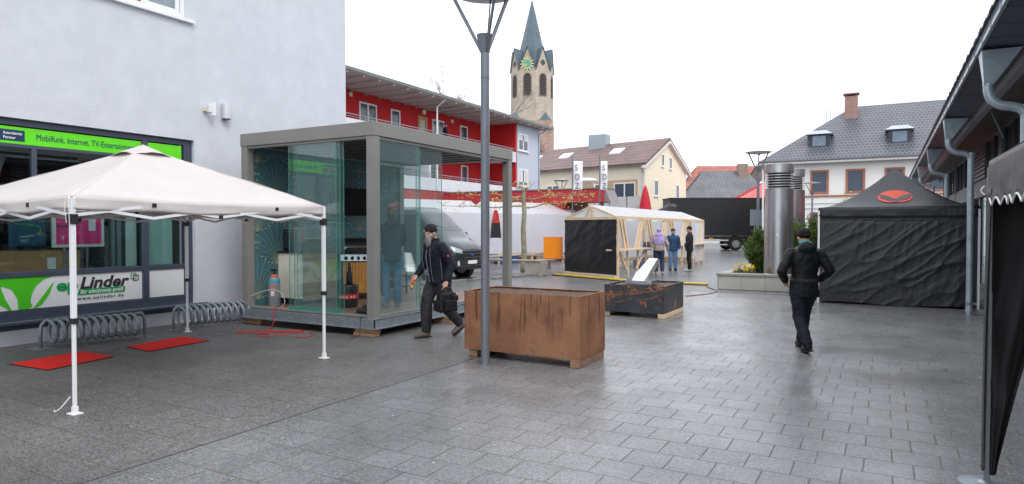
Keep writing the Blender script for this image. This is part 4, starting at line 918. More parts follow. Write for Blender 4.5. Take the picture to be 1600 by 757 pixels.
for i, y in enumerate((-1.9, 2.32, 8.12, 13.92, 19.72, 25.52, 31.32)):
    y2 = {0: 2.08}.get(i, y+5.56)
    f = obj('window', frame_blue, lambda b: ([b.box(2.46, y+q, .10, 2.54, y+q+.06, 4.078) for q in (0, (y2-y)*.25, (y2-y)*.5-.03, (y2-y)*.75, y2-y-.06)], b.box(2.455, y+.001, 0.005, 2.545, y2-.001, .10), b.box(2.45, y+.06, 3.03, 2.55, y2-.06, 3.09)), rb)
    obj('pane', hg, lambda b: b.box(2.495, y, .1, 2.503, y2, 4.08), f)
    if i % 2 == 0: obj('louvre', mat('louvre_grey', (.20, .22, .26), .5), lambda b: [b.box(2.42, y+2.8, 3.12+k*.12, 2.46, y+5.4, 3.2+k*.12) for k in range(8)], f)
def pipe(i, y):
    t = obj('downpipe', zinc, lambda b: (b.tube([(1.10, y, 3.46), (1.10, y, 3.38), (1.13, y, 3.28), (1.22, y, 3.20), (1.34, y, 3.17), (1.43, y, 3.13), (1.47, y, 3.05), (1.475, y, 2.93), (1.475, y, .0)], [.056]*9, 16, 3), b.cyl(1.475, y, .06, .16, .062), b.cyl(1.475, y, 2.50, 2.53, .060), b.tube([(1.10, y, 3.47), (1.10, y, 3.44)], .062, 16)), rb, smooth='auto')
    obj('hopper', zinc, lambda b: b.hexa([(1.05, y-.05, 3.45), (1.15, y-.05, 3.45), (1.15, y+.05, 3.45), (1.05, y+.05, 3.45)], [(1.01, y-.16, 3.85), (1.42, y-.16, 3.85), (1.42, y+.16, 3.85), (1.01, y+.16, 3.85)]), t, bevel=.006)
    obj('bracket', galv_dull, lambda b: (b.box(1.53, y-.02, .2, 1.60, y+.02, .24), b.cyl(1.475, y, .19, .25, .064)), t)
for i, y in enumerate((4.2, 9.99, 15.78, 21.57, 27.36, 33.15)):
    if i: pipe(i, y)
obj('base_stone', kerbm, lambda b: b.box(1.60, 15.72, 0, 1.82, 15.9, .10), rb, bevel=.01)
obj('strut', galv_dull, lambda b: [b.bar((1.7, y, 3.93), (1.95, y+.3, 3.4), .02) for y in (9.2, 15.2)], rb)

# ================================================================== NEAR BLACK CANOPY (right edge)
nc = thing('black_canopy', 'black pop up canopy with a white edged scalloped valance at the right edge', 'canopy', (2.1, 3.9, 0))
NX0, NX1, NY0, NY1 = .61, 3.6, 2.4, 5.36
NC = [(NX0, NY0), (NX1, NY0), (NX1, NY1), (NX0, NY1)]
nfab = mat('canopy_black', (.075, .075, .08), .6, var=.15, vs=4, bump=.2, bs=12)
def nval(b):
    for k in range(4):
        a = Vector((*NC[k], 0)); c = Vector((*NC[(k+1) % 4], 0)); d = (c-a).normalized(); n_ = Vector((d.y, -d.x, 0))
        def fn(u, v):
            z1 = 1.85+.045*abs(math.sin(u*math.pi*12))
            return tuple(a.lerp(c, u)+n_*(.01+.025*noise.noise(Vector((u*7, v*2, k)))*v)+Vector((0, 0, 2.14+(z1-2.14)*v-.015*math.sin(math.pi*u))))
        b.grid(fn, 120, 8)
def nedge(b):
    for k in range(4):
        a = Vector((*NC[k], 0)); c = Vector((*NC[(k+1) % 4], 0)); d = (c-a).normalized(); n_ = Vector((d.y, -d.x, 0)); pts = []
        for i in range(121):
            u = i/120; z1 = 1.85+.045*abs(math.sin(u*math.pi*12)); pts.append(tuple(a.lerp(c, u)+n_*(.012+.025*noise.noise(Vector((u*7, 2, k))))+Vector((0, 0, z1-.015*math.sin(math.pi*u)))))
        b.tube(pts, .006, 6)
rf = obj('roof_fabric', nfab, lambda b: troof(b, NC, (2.1, 3.88, 2.9), 2.14, .1), nc, smooth=True, solid=.004)
v_ = obj('valance', nfab, nval, rf, smooth=True, solid=.003); obj('white_piping', white_paint, nedge, v_)
for x, y in NC:
    p = obj('leg', mat('leg_grey', (.22, .23, .25), .4, metal=.5), lambda b: (b.box(x-.018, y-.018, .01, x+.018, y+.018, 2.1)), nc, bevel=.004)
    obj('base_plate', galv, lambda b: b.lathe(x, y, [(.16, .0), (.16, .008), (.05, .02), (.03, .03)], 28), p)
def gather(b):
    # side curtain gathered to the far left leg: wide at the top, tied narrow at the foot
    def fn(u, v):
        wv = .40*(1-v)**1.1+.035
        z = 1.95-1.87*v
        return (NX0+.012+wv*u, NY1-.03+(.018+.012*(1-v))*math.sin(u*7+v*2)+.03*noise.noise(Vector((u*4, v*5, 1))), z)
    b.grid(fn, 60, 50)
obj('side_curtain', mat('curtain_black', (.012, .011, .012), .7, var=.3, vs=4), gather, nc, smooth=True, solid=.004)
def strip(b):
    def fn(u, v):
        w_ = .16*(1-v)+.03
        return (NX0-.022+.008*math.sin(u*9+v*4), NY1-.005-w_*u, 1.95-1.85*v)
    b.grid(fn, 14, 50)
obj('side_curtain', nfab, strip, nc, smooth=True, solid=.004)
obj('tie_cord', plastic_white, lambda b: b.tube([(NX0-.03, NY1+.02, 1.98), (NX0-.05, NY1+.02, 1.95), (NX0-.03, NY1+.01, 1.92)], .005, 6, 4), nc)
# ================================================================== PLACEMENT in the camera-facing frame for far things
def at(a, d):   # a metres to the right, d metres ahead of the viewpoint
    return (a*math.cos(TH)-d*math.sin(TH), a*math.sin(TH)+d*math.cos(TH), 0)

# ================================================================== RED APARTMENT BUILDING
red_r = mat('render_red', (.52, .015, .018), .85, var=.06, vs=.8)
red_b = mat('render_brick_red', (.42, .05, .045), .85, var=.06, vs=.8)
wr = mat('render_white', (.66, .68, .72), .85, var=.05, vs=.5)
gr = mat('render_grey', (.50, .54, .62), .85, var=.04, vs=.5)
soffw = mat('soffit_boards', (.46, .41, .38), .7, var=.12, vs=1)
ap = thing('apartment_building', 'red apartment building with access balconies and a grey rendered end bay', 'building', (-25, 30, 0))
obj('wall', red_r, lambda b: (b.box(-34, 12, 0, -25.3, 41.9, 9.3), b.box(-25.3, 41.7, 0, -23.02, 41.9, 9.2)), ap)
obj('ground_wall', red_b, lambda b: b.box(-25.3, 12, 0, -23.0, 41.7, 4.08), ap)
obj('end_bay', gr, lambda b: b.box(-34, 41.91, 0, -23.0, 45.5, 9.16), ap)
obj('parapet', wr, lambda b: (b.box(-25.3, 12, 3.9, -22.95, 41.69, 4.18), b.box(-23.1, 12, 4.18, -22.95, 41.69, 4.62), b.box(-25.3, 12, 6.4, -22.95, 41.69, 6.62), b.box(-23.1, 12, 6.62, -22.95, 41.69, 7.12), b.box(-25.25, 31.6, 4.1, -23.2, 31.8, 6.4)), ap)
def rail(b):
    for z, yb in ((4.62, 0), (7.12, 0)):
        b.tube([(-23.02, 12, z+.24), (-23.02, 41.6, z+.24)], .025, 6); b.tube([(-23.02, 12, z+.12), (-23.02, 41.6, z+.12)], .012, 6)
        for i in range(20): b.cyl(-23.02, 12.5+1.5*i, z, z+.24, .018, n=6)
obj('railing', galv, rail, ap)
obj('roof', mat('roof_edge_grey', (.16, .18, .17), .6), lambda b: b.hexa([(-36, 11, 9.75), (-22.2, 11, 9.24), (-22.2, 46.3, 9.24), (-36, 46.3, 9.75)], [(-36, 11, 9.9), (-22.2, 11, 9.40), (-22.2, 46.3, 9.40), (-36, 46.3, 9.9)]), ap)
obj('soffit', soffw, lambda b: ([b.box(-25.3, 11.2+i*1.15, 9.12, -22.3, 11.32+i*1.15, 9.225) for i in range(30)], b.box(-25.5, 11.05, 9.215, -22.25, 46.2, 9.236)), ap)
nx = (1, 0, 0)
for y, z, w_, h_, mu in ((28.0, 6.75, 1.45, 1.95, (.5,)), (30.7, 7.2, .85, 1.5, ()), (34.8, 6.75, 1.3, 1.95, (.5,)), (38.0, 7.4, .92, 1.32, ()), (38.1, 4.6, .85, 1.42, ()), (34.3, 4.6, .9, 1.4, ()), (22, 6.8, 1.4, 1.9, (.5,)), (25, 7.2, .85, 1.5, ())):
    window(ap, (-25.3, y, z), (0, 1, 0), nx, w_, h_, plastic_white, far_pane, fw=.09, mull=mu)
window(ap, (-25.3, 33.3, 6.65), (0, 1, 0), nx, .95, 2.05, mat('door_oak', (.48, .26, .09), .5), mat('door_pane', (.5, .48, .42), .4), fw=.2, name='door')
shut = mat('shutter', (.62, .62, .64), .6)
for z in (7.3, 4.75):
    f = window(ap, (-23.0, 42.05, z), (0, 1, 0), nx, 1.5, 1.25, plastic_white, far_pane, fw=.09, mull=(.5,), sill=plastic_white)
    obj('shutter', shut, lambda b: b.box(-22.99, 42.1, z+.75 if z > 6 else z+.3, -22.96, 43.5, z+1.2), f)
obj('downpipe', zinc, lambda b: b.tube([(-22.3, 45.3, 9.2), (-22.5, 45.3, 9.0), (-22.93, 45.3, 8.8), (-22.93, 45.3, 0)], .05, 10), ap, smooth='auto')
obj('downpipe', pw, lambda b: b.tube([(-22.35, 32.0, 9.2), (-22.5, 32.0, 9.05), (-22.9, 32.0, 8.8), (-22.9, 32.0, 4)], .05, 10), ap, smooth='auto')
obj('wall_light', mat('lamp_cream', (.8, .72, .5), .4), lambda b: (b.box(-25.3, 27.2, 8.85, -25.2, 27.4, 9.05), b.box(-25.3, 36.9, 8.75, -25.2, 37.1, 8.95), b.tube([(-25.3, 33.9, 8.98), (-25.22, 33.9, 8.98)], .17, 16)), ap)

# ================================================================== KIOSK
ki = thing('flat_roof_kiosk', 'low red flat roofed pavilion with an overhanging canopy behind the market tents', 'building', (-14, 33, 0))
redk = mat('kiosk_red', (.46, .045, .05), .8, var=.06, vs=.6)
obj('wall', redk, lambda b: b.box(-22.5, 32.3, 0, -14.9, 33.4, 3.05), ki)
obj('roof', redk, lambda b: b.box(-22.6, 32.2, 3.06, -12.57, 33.6, 3.75), ki)
obj('roof_trim', mat('trim_grey', (.25, .22, .22), .6), lambda b: (b.box(-22.65, 32.15, 3.752, -12.5, 33.65, 3.81), b.hexa([(-12.565, 32.22, 3.08), (-12.2, 32.22, 3.0), (-12.2, 33.6, 3.0), (-12.565, 33.6, 3.08)], [(-12.565, 32.22, 3.75), (-12.54, 32.22, 3.75), (-12.54, 33.6, 3.75), (-12.565, 33.6, 3.75)])), ki)
obj('column', mat('kiosk_brown', (.20, .14, .13), .7), lambda b: (b.box(-12.9, 32.5, 0, -12.75, 32.65, 3.05), b.box(-14.89, 33.1, 0, -13.9, 33.3, 3.05)), ki)
obj('dish', plastic_white, lambda b: (b.bar((-14.4, 33, 3.81), (-14.3, 33, 4.15), .04), b.bar((-13.4, 33, 3.81), (-13.5, 33, 4.15), .04), b.ell((-13.9, 33, 4.25), (.6, .3, .14), 16, 8)), ki)
for i, (px_, lab) in enumerate((((-13.5, 30.3), 'left tall white letter flag above the red kiosk'), ((-12.3, 30.9), 'right tall white letter flag above the red kiosk'))):
    t = thing('banner_flag', lab, 'flag', (*px_, 0), TH, 'white letter flags by the kiosk')
    obj('pole', lampgrey, lambda b: b.cyl(0, 0, 0, 5.3, .03, n=8), t, **W)
    wd = .46 if i == 0 else .34
    fl = obj('cloth', mat('flag_white', (.82, .82, .85), .8, var=.03), lambda b: b.grid(lambda u, v: (.03+wd*u+.03*v, .04*math.sin(v*6+u*3), 3.6+1.42*v), 6, 20), t, smooth=True, solid=.006, **W)
    for k, ch in enumerate('ZDS'): text('letter', ch, mat('flag_ink', (.06, .06, .09), .6), fl, .40, (.12, -.075, 3.66+k*.45), (1, 0, 0), up, world=False, sx=.8)

# ================================================================== CHURCH
ch = thing('church_tower', 'tall octagonal church tower with gables, clock and slate spire on a square stone base', 'church', at(3.9, 130), TH)
sand = tile_mat('sandstone', (.44, .385, .31), (.50, .43, .345), 1.1, .45, (.33, .28, .22), .03, .85, axes='XZ', bump=.2, var=.14)
redst = mat('red_rubble', (.36, .24, .19), .9, var=.3, vs=1.2, stain=((.50, .36, .27), 1.6, .48, .62))
slateb = mat('spire_slate', (.085, .125, .15), .55, var=.22, vs=1.2, stain=((.11, .165, .20), .7, .5, .8))
a0 = R(38)-R(90)
def basef(b):
    Rr = 5.7; P = [(Rr*math.cos(a0+R(90)*k+R(14)), Rr*math.sin(a0+R(90)*k+R(14))) for k in range(4)]
    P = [(3.5, -4.5), (4.5, 3.5), (-3.5, 4.5), (-4.5, -3.5)]
    b.hexa([(x, y, 0) for x, y in P], [(x, y, 22) for x, y in P])
obj('base', redst, basef, ch, **W)
def br_(b):
    for x, y in ((3.5, -4.5), (4.5, 3.5), (-3.5, 4.5), (-4.5, -3.5)):
        v = Vector((x, y)); q = v*.93; t1 = Vector((-y, x)).normalized()*1.6; i_ = v*.62
        b.add([(v.x, v.y, 22.02), (i_.x+t1.x, i_.y+t1.y, 22.02), (i_.x-t1.x, i_.y-t1.y, 22.02), (i_.x, i_.y, 24.2)], [(0, 1, 3), (0, 3, 2), (0, 2, 1), (1, 2, 3)])
obj('corner_roof', slateb, br_, ch, **W)
AP = 3.88; RO = AP/math.cos(R(22.5)); th0 = R(-90-15)
octv = [(RO*math.cos(th0+R(22.5)+R(45)*k), RO*math.sin(th0+R(22.5)+R(45)*k)) for k in range(8)]
obj('octagon', sand, lambda b: b.hexa([(x, y, 21.9) for x, y in octv], [(x, y, 31.6) for x, y in octv]), ch, **W)
gabs = []
def gab(b):
    for k in range(8):
        p, q = Vector((*octv[k-1], 31.6)), Vector((*octv[k], 31.6)); m = (p+q)/2; n_ = Vector((m.x, m.y, 0)).normalized()
        b.hexa([p+(q-p)*.02, q-(q-p)*.02, m+Vector((0, 0, 4.2))], [p+(q-p)*.02-n_*.5, q-(q-p)*.02-n_*.5, m+Vector((0, 0, 4.2))-n_*.5])
obj('gable', sand, gab, ch, **W)
def gr_(b):
    for k in range(8):
        p, q = Vector((*octv[k-1], 31.45)), Vector((*octv[k], 31.45)); m = (p+q)/2; n_ = Vector((m.x, m.y, 0)).normalized(); tp = m+Vector((0, 0, 4.55))+n_*.2; inn = Vector((m.x*.30, m.y*.30, 35.6))
        for a in (p, q):
            a = a+n_*.2; b.hexa([a, tp, inn], [a+Vector((0, 0, .16)), tp+Vector((0, 0, .2)), inn+Vector((0, 0, .2))])
    sp = [(x*.86, y*.86, 31.7) for x, y in octv]
    mid = [(x*.60, y*.60, 35.6) for x, y in octv]
    b.hexa(sp, mid); b.hexa(mid, [(x*.015, y*.015, 46.0) for x, y in octv])
obj('spire', slateb, gr_, ch, **W)
obj('finial', mat('gilt', (.6, .36, .08), .3, metal=.8), lambda b: (b.ell((0, 0, 46.3), (.22, .22, .25), 10, 6), b.cyl(0, 0, 45.8, 46.9, .05, n=6)), ch, **W)
louv = mat('church_louvre', (.10, .085, .085), .7, var=.3, vs=3); trim = mat('church_trim', (.27, .19, .15), .8)
for k in range(8):
    a = th0+R(45)*k; n_ = Vector((math.cos(a), math.sin(a), 0)); t_ = Vector((-n_.y, n_.x, 0)); c = n_*AP
    def arch(w_, z0, z1, d0, d1):
        pr = [(-w_, z0), (w_, z0), (w_, z1)]+[(w_*math.cos(R(15)*i), z1+w_*1.1*math.sin(R(15)*i)) for i in range(1, 12)]+[(-w_, z1)]
        return [c+t_*x+n_*d0+Vector((0, 0, z)) for x, z in pr], [c+t_*x+n_*d1+Vector((0, 0, z)) for x, z in pr]
    f = obj('belfry_window', trim, lambda b: b.hexa(*arch(.86, 26.7, 30.2, -.1, .05)), ch, **W)
    def lf(b):
        b.hexa(*arch(.68, 26.9, 30.2, -.05, .065)); b.mi = 1
        for i in range(13):
            z = 27.0+i*.27; P = [c+t_*x+n_*d+Vector((0, 0, z+e)) for x in (-.66, .66) for d, e in ((.07, 0), (.16, -.06), (.16, -.0), (.07, .08))]; b.hexa(P[:4], P[4:])
    obj('louvre', [dark, louv], lf, f, **W)
    if k not in (0, 4):
        obj('quatrefoil', louv, lambda b: [b.tube([c+t_*x+n_*-.02+Vector((0, 0, 33.1+z)), c+t_*x+n_*.06+Vector((0, 0, 33.1+z))], .3, 10) for x, z in ((-.28, 0), (.28, 0), (0, .28), (0, -.28))], ch, **W)
a = th0; n_ = Vector((math.cos(a), math.sin(a), 0)); t_ = Vector((-n_.y, n_.x, 0)); c = n_*(AP+.04)+Vector((0, 0, 32.7))
clk = obj('clock', mat('clock_green', (.10, .36, .24), .6), lambda b: b.tube([c, c+n_*.12], 1.05, 28), ch, **W)
gd = mat('clock_gold', (.80, .58, .22), .5)
def ticks(b):
    for i in range(12):
        a_ = R(30*i); d_ = t_*math.cos(a_)+Vector((0, 0, math.sin(a_))); b.bar(c+n_*.15+d_*.72, c+n_*.15+d_*1.32, .18, .05, tuple(n_))
    d_ = t_*math.cos(R(200))+Vector((0, 0, math.sin(R(200)))); b.bar(c+n_*.16, c+n_*.16+d_*.95, .12, .04, tuple(n_)); d_ = t_*math.cos(R(235))+Vector((0, 0, math.sin(R(235)))); b.bar(c+n_*.16, c+n_*.16+d_*.6, .14, .04, tuple(n_))
obj('clock_hand', gd, ticks, clk, **W)

# ================================================================== GABLED HOUSES
def house(label, gl, gr_, bl, z_e, z_r, wallm, roofm, name='house', over=.5, hip=0):
    """gl,gr_ : ground points of the gable face (left,right); bl: direction vector of the ridge away from it"""
    gl, gr_, bl = Vector((*gl, 0)), Vector((*gr_, 0)), Vector((*bl, 0)); o = (gl+gr_)/2
    t = thing(name, label, 'house', (o.x, o.y, 0))
    m = (gl+gr_)/2; Z = lambda p, z: Vector((p.x, p.y, z)); d = bl.normalized(); w_ = (gr_-gl).normalized()
    def wl(b):
        f = [Z(gl, 0), Z(gr_, 0), Z(gr_, z_e), Z(m, z_r-.1), Z(gl, z_e)]
        if hip: b.hexa([Z(gl, 0), Z(gr_, 0), Z(gr_+bl, 0), Z(gl+bl, 0)], [Z(gl, z_e), Z(gr_, z_e), Z(gr_+bl, z_e), Z(gl+bl, z_e)])
        else: b.hexa(f, [p+bl for p in f])
    obj('wall', wallm, wl, t)
    sl = (z_r-z_e)/((gr_-gl).length/2)
    def rf_(b):
        for s_, e in ((-1, gl), (1, gr_)):
            ev = Z(e, z_e)+w_*s_*over-Vector((0, 0, over*sl)); rg = Z(m, z_r)
            a0, a1 = (ev-d*over*.6, ev+bl+d*over*.6); r0, r1 = (rg-d*over*.6+d*hip, rg+bl+d*over*.6-d*hip)
            b.hexa([a0, a1, r1, r0], [p+Vector((0, 0, .18)) for p in (a0, a1, r1, r0)])
        if hip:
            for s_ in (0, 1):
                e0 = Z(gl, z_e)-w_*over-Vector((0, 0, over*sl)); e1 = Z(gr_, z_e)+w_*over-Vector((0, 0, over*sl)); dd = -d*over*.6 if s_ == 0 else bl+d*over*.6
                rp = Z(m, z_r)+(-d*over*.6+d*hip if s_ == 0 else bl+d*over*.6-d*hip)
                b.hexa([e0+dd, e1+dd, rp], [p+Vector((0, 0, .18)) for p in (e0+dd, e1+dd, rp)])
    r = obj('roof', roofm, rf_, t)
    return t, r, gl, gr_, d, w_, m, sl
cream_r = mat('render_cream', (.82, .74, .57), .85, var=.05, vs=.5)
browntile = tile_mat('brown_tile', (.165, .10, .092), (.205, .13, .118), .30, .36, (.07, .04, .035), .035, .6, axes='YZ', bump=.7, var=.18)
greytile = tile_mat('grey_tile', (.050, .054, .068), (.068, .073, .09), .24, .22, (.15, .16, .18), .028, .34, axes='XZ', bump=.7, var=.12)
# beige house
G0 = (-18.1, 55.3); G1 = (-17.3, 66.0)
t, roof_b, gl, g2, d, w_, m, sl = house('beige house with brown tiled roof, skylights and a recessed balcony', (-17.9, 55.3), (-17.2, 66.2), (-16.2, 3.8), 7.35, 9.85, cream_r, browntile, over=.55)
nr = Vector((1, -.06, 0)).normalized(); ur = w_
for f_, z, ww, hh in ((.36, 7.3, .75, 1.15), (.55, 7.2, .75, 1.15), (.2, 4.55, 1.0, 1.45), (.72, 4.55, .95, 1.35), (.2, 1.3, .9, 1.5), (.45, 1.4, .9, 1.3)):
    window(t, gl+w_*((g2-gl).length*f_)+Vector((0, 0, z)), ur, nr, ww, hh, plastic_white, far_pane, fw=.1, sill=plastic_white)
nf = -w_  # long front faces the square
obj('balcony_recess', mat('recess_tan', (.50, .36, .22), .8), lambda b: b.hexa([gl+d*.7+nf*.02+Vector((0, 0, 3.7)), gl+d*6.9+nf*.02+Vector((0, 0, 3.7)), gl+d*6.9+nf*.02+Vector((0, 0, 5.95)), gl+d*.7+nf*.02+Vector((0, 0, 5.95))], [gl+d*.7-nf*.05+Vector((0, 0, 3.7)), gl+d*6.9-nf*.05+Vector((0, 0, 3.7)), gl+d*6.9-nf*.05+Vector((0, 0, 5.95)), gl+d*.7-nf*.05+Vector((0, 0, 5.95))]), t)
def balc(b):
    for a, c in ((.3, 1.6), (1.7, 3.4), (3.5, 5.0), (5.1, 7.2)): b.hexa([gl+d*a+nf*.25+Vector((0, 0, 3.4)), gl+d*c+nf*.25+Vector((0, 0, 3.4)), gl+d*c+nf*.25+Vector((0, 0, 4.45)), gl+d*a+nf*.25+Vector((0, 0, 4.45))], [gl+d*a+nf*.3+Vector((0, 0, 3.4)), gl+d*c+nf*.3+Vector((0, 0, 3.4)), gl+d*c+nf*.3+Vector((0, 0, 4.45)), gl+d*a+nf*.3+Vector((0, 0, 4.45))])
obj('balcony_panel', mat('balcony_grey', (.52, .52, .5), .6, var=.15, vs=.9), balc, t)
for a, z, ww, hh in ((.9, 4.0, 2.2, 1.7), (4.2, 3.8, 1.0, 1.9), (9.3, 3.9, 1.5, 1.9), (12.5, 4.1, 1.3, 1.5), (2.3, .5, 1.6, 1.9), (5.6, .7, 1.5, 1.6)):
    window(t, gl+d*(a+ww)+nf*.03+Vector((0, 0, z)), -d, nf, ww, hh, plastic_white, far_pane, fw=.1, mull=(.5,) if ww > 1.4 else ())
def onr(al, up_, lift=.2):   # point on the front roof slope: al along ridge, up_ 0 eave 1 ridge
    half = (g2-gl).length/2
    return gl+d*al+w_*(half*up_)+Vector((0, 0, 7.35+(9.85-7.35)*up_+lift))
for al in (3.6, 9.6, 13.6):
    f = obj('skylight', plastic_white, lambda b: b.hexa([onr(al, .42, .17), onr(al+1.2, .42, .17), onr(al+1.2, .64, .17), onr(al, .64, .17)], [onr(al, .42, .30), onr(al+1.2, .42, .30), onr(al+1.2, .64, .30), onr(al, .64, .30)]), t)
    obj('pane', mat('sky_pane', (.55, .6, .66), .15), lambda b: b.hexa([onr(al+.1, .44, .29), onr(al+1.1, .44, .29), onr(al+1.1, .62, .29), onr(al+.1, .62, .29)], [onr(al+.1, .44, .32), onr(al+1.1, .44, .32), onr(al+1.1, .62, .32), onr(al+.1, .62, .32)]), f)
mr_ = m+d*7.3
obj('chimney', galv, lambda b: (b.box(mr_.x-.9, mr_.y-1.2, 9.2, mr_.x+.9, mr_.y+.1, 10.9),), roof_b)
m2_ = m+d*15.2
obj('chimney', trim, lambda b: b.box(m2_.x-.3, m2_.y-.3, 10, m2_.x+.3, m2_.y+.3, 10.7), roof_b)
obj('verge', mat('verge_white', (.7, .66, .6), .7), lambda b: [b.hexa([Vector((*p[:2], zz-.34)) for p, zz in ((e, 7.15), (m, 9.9))]+[Vector((*p[:2], zz-.1)) for p, zz in ((m, 9.9), (e, 7.15))], [Vector((*p[:2], zz-.34))+nr*.35 for p, zz in ((e, 7.15), (m, 9.9))]+[Vector((*p[:2], zz-.1))+nr*.35 for p, zz in ((m, 9.9), (e, 7.15))]) for e in (gl-w_*.6, g2+w_*.6)], t)
obj('downpipe', zinc, lambda b: b.tube([gl-w_*.55+d*.1+Vector((0, 0, 6.9)), gl-w_*.12+d*.2+Vector((0, 0, 6.5)), gl-w_*.12+d*.2], .06, 8), t)

# white hip-roofed building: front y=50 from x=-7.6 to ~8
t, roof_w, gl, g2, d, w_, m, sl = house('white two storey building with dark hipped roof, dormers and brown framed windows', (-7.4, 62.0), (-7.4, 50.0), (20.0, 0), 6.55, 10.6, mat('render_warm_white', (.88, .86, .82), .85, var=.04, vs=.5), greytile, over=.5, hip=5.6)
nf = Vector((0, -1, 0)); brown = mat('stone_brown', (.40, .16, .10), .75, var=.1)
for i, x in enumerate((-6.15, -3.9, -1.72, .55, 2.9, 5.2)):
    for z, hh in ((4.05, 1.62), (1.1, 1.7)):
        window(t, (x-.55, 50.0, z), (1, 0, 0), nf, 1.15, hh, brown, mat('shut_blue', (.075, .10, .14), .5, var=.1), fw=.14, proud=.06)
obj('string_course', brown, lambda b: b.box(-7.42, 49.94, 3.83, 12.6, 50.0, 3.95), t)
obj('facade_line', mat('line_blue', (.45, .55, .62), .7), lambda b: (b.box(-5.9, 49.965, 3.02, -.3, 50.0, 3.10), b.box(-7.2, 49.965, 3.38, -.3, 50.0, 3.42)), t)
obj('gutter', mat('gutter_pale', (.5, .47, .45), .6), lambda b: b.box(-7.9, 49.38, 6.12, 13, 49.5, 6.24), t)
zr = lambda y: 6.55+(y-50)*sl+.2
for x in (-4.0, .85):
    f = obj('dormer', mat('dormer_slate', (.045, .048, .06), .6, var=.15), lambda b: b.hexa([(x-.65, 51.0, zr(51.0)-.1), (x+.65, 51.0, zr(51.0)-.1), (x+.72, 53.6, zr(53.6)-.5), (x-.72, 53.6, zr(53.6)-.5)], [(x-.65, 51.0, 8.25), (x+.65, 51.0, 8.25), (x+.65, 53.6, 8.3), (x-.65, 53.6, 8.3)]), roof_w)
    obj('dormer_roof', mat('dormer_lead', (.50, .53, .58), .5), lambda b: b.hexa([(x-.85, 50.8, 8.25), (x+.85, 50.8, 8.25), (x+.85, 53.4, 8.3), (x-.85, 53.4, 8.3)], [(x-.45, 51.0, 8.5), (x+.45, 51.0, 8.5), (x+.45, 53.4, 8.5), (x-.45, 53.4, 8.5)]), f)
    obj('dormer_pane', mat('dormer_glass', (.16, .22, .28), .15), lambda b: b.box(x-.42, 50.96, 7.42, x+.42, 50.995, 8.12), f)
obj('chimney', mat('chimney_brick', (.34, .20, .17), .85, var=.15), lambda b: (b.box(-2.6, 54.4, 9, -1.75, 55.2, 11.3), b.box(-2.7, 54.3, 11.45, -1.65, 55.3, 11.52), b.box(-2.55, 54.5, 11.3, -2.45, 55.1, 11.46), b.box(-1.9, 54.5, 11.3, -1.8, 55.1, 11.46)), roof_w)
obj('gutter_pipe', white_paint, lambda b: b.tube([(-7.9, 49.4, 6.15), (-7.5, 49.8, 5.8), (-7.5, 49.9, 0)], .06, 8), t)

# far roofs between
salmon = tile_mat('red_tile', (.42, .13, .09), (.5, .17, .12), .3, .3, (.2, .07, .05), .04, .7, axes='XZ', bump=.5)
dgrey = tile_mat('slate_far', (.15, .15, .165), (.175, .175, .19), .4, .3, (.10, .10, .11), .05, .55, axes='XZ', bump=.4)
a1 = at(21.3, 78); a2 = at(24.5, 78)
def box_house(label, a, d_, wd, dp, ze, zr_, wallm, roofm, rot=0, hip=0):
    t = thing('house', label, 'house', at(a, d_), TH+rot)
    obj('wall', wallm, lambda b: b.box(-wd/2, 0, 0, wd/2, dp, ze), t, **W)
    def rf_(b):
        P = [(-wd/2-.4, -.4, ze), (wd/2+.4, -.4, ze), (wd/2+.4-hip, dp/2, zr_), (-wd/2-.4+hip, dp/2, zr_)]; Q = [(x, dp-y, z) for x, y, z in P]
        b.hexa(P, [(x, y, z+.2) for x, y, z in P]); b.hexa(Q, [(x, y, z+.2) for x, y, z in Q])
        for s_ in (-1, 1):
            x = s_*(wd/2+.35); xr = s_*(wd/2+.35-hip)
            b.add([(x, -.3, ze), (x, dp+.3, ze), (xr, dp/2, zr_)], [(0, 1, 2)])
    r = obj('roof', roofm, rf_, t, **W); return t, r
t, r = box_house('grey slate roofed house with a chimney behind the black truck', 26.2, 78, 10.4, 9, 3.8, 8.6, wr, dgrey, hip=2.8)
obj('chimney', trim, lambda b: b.box(1.6, 3.6, 7.2, 2.7, 4.6, 9.6), r, **W)
obj('cross_gable', mat('gable_white', (.7, .7, .72), .7), lambda b: (b.hexa([(-2.2, -.3, 5.1), (-.6, -.3, 5.1), (-1.0, -.3, 4.0)], [(-2.2, .6, 5.1), (-.6, .6, 5.1), (-1.0, .6, 4.0)]), b.hexa([(-.2, -.4, 4.4), (4.1, 2.6, 7.3), (.2, -.3, 3.6)], [(-.2, -.3, 4.6), (4.1, 2.7, 7.5), (.2, -.1, 3.6)])), t, **W)
box_house('house with an orange red roof rising behind the grey slate roof', 34, 100, 15, 10, 6.5, 11.3, wr, salmon, hip=3)
t, r = box_house('dark brown gabled roof beside the orange red roof', 36.0, 92, 4, 7, 7, 11.2, mat('wall_umber', (.12, .08, .07), .8), mat('roof_umber', (.10, .06, .055), .7), hip=1.9)
t, r = box_house('small red roofed house just behind the black truck', 23.3, 58, 6.4, 6, 3.5, 5.75, wr, mat('pale_red_roof', (.60, .13, .13), .6, var=.05), hip=3.3)
box_house('distant low house between the beige house and the grey roof', 21.5, 95, 5, 6, 4.6, 6.3, wr, salmon)
box_house('distant white house far left of the grey slate roof', 23.8, 130, 6, 6, 6.5, 8.6, wr, dgrey)
t, r = box_house('cream house with brown roof glimpsed left of the church base', 1.5, 100, 12, 8, 6, 9, cream_r, browntile)
t = thing('radio_mast', 'thin lattice mast behind the white hip roofed building', 'mast', at(45, 95), TH)
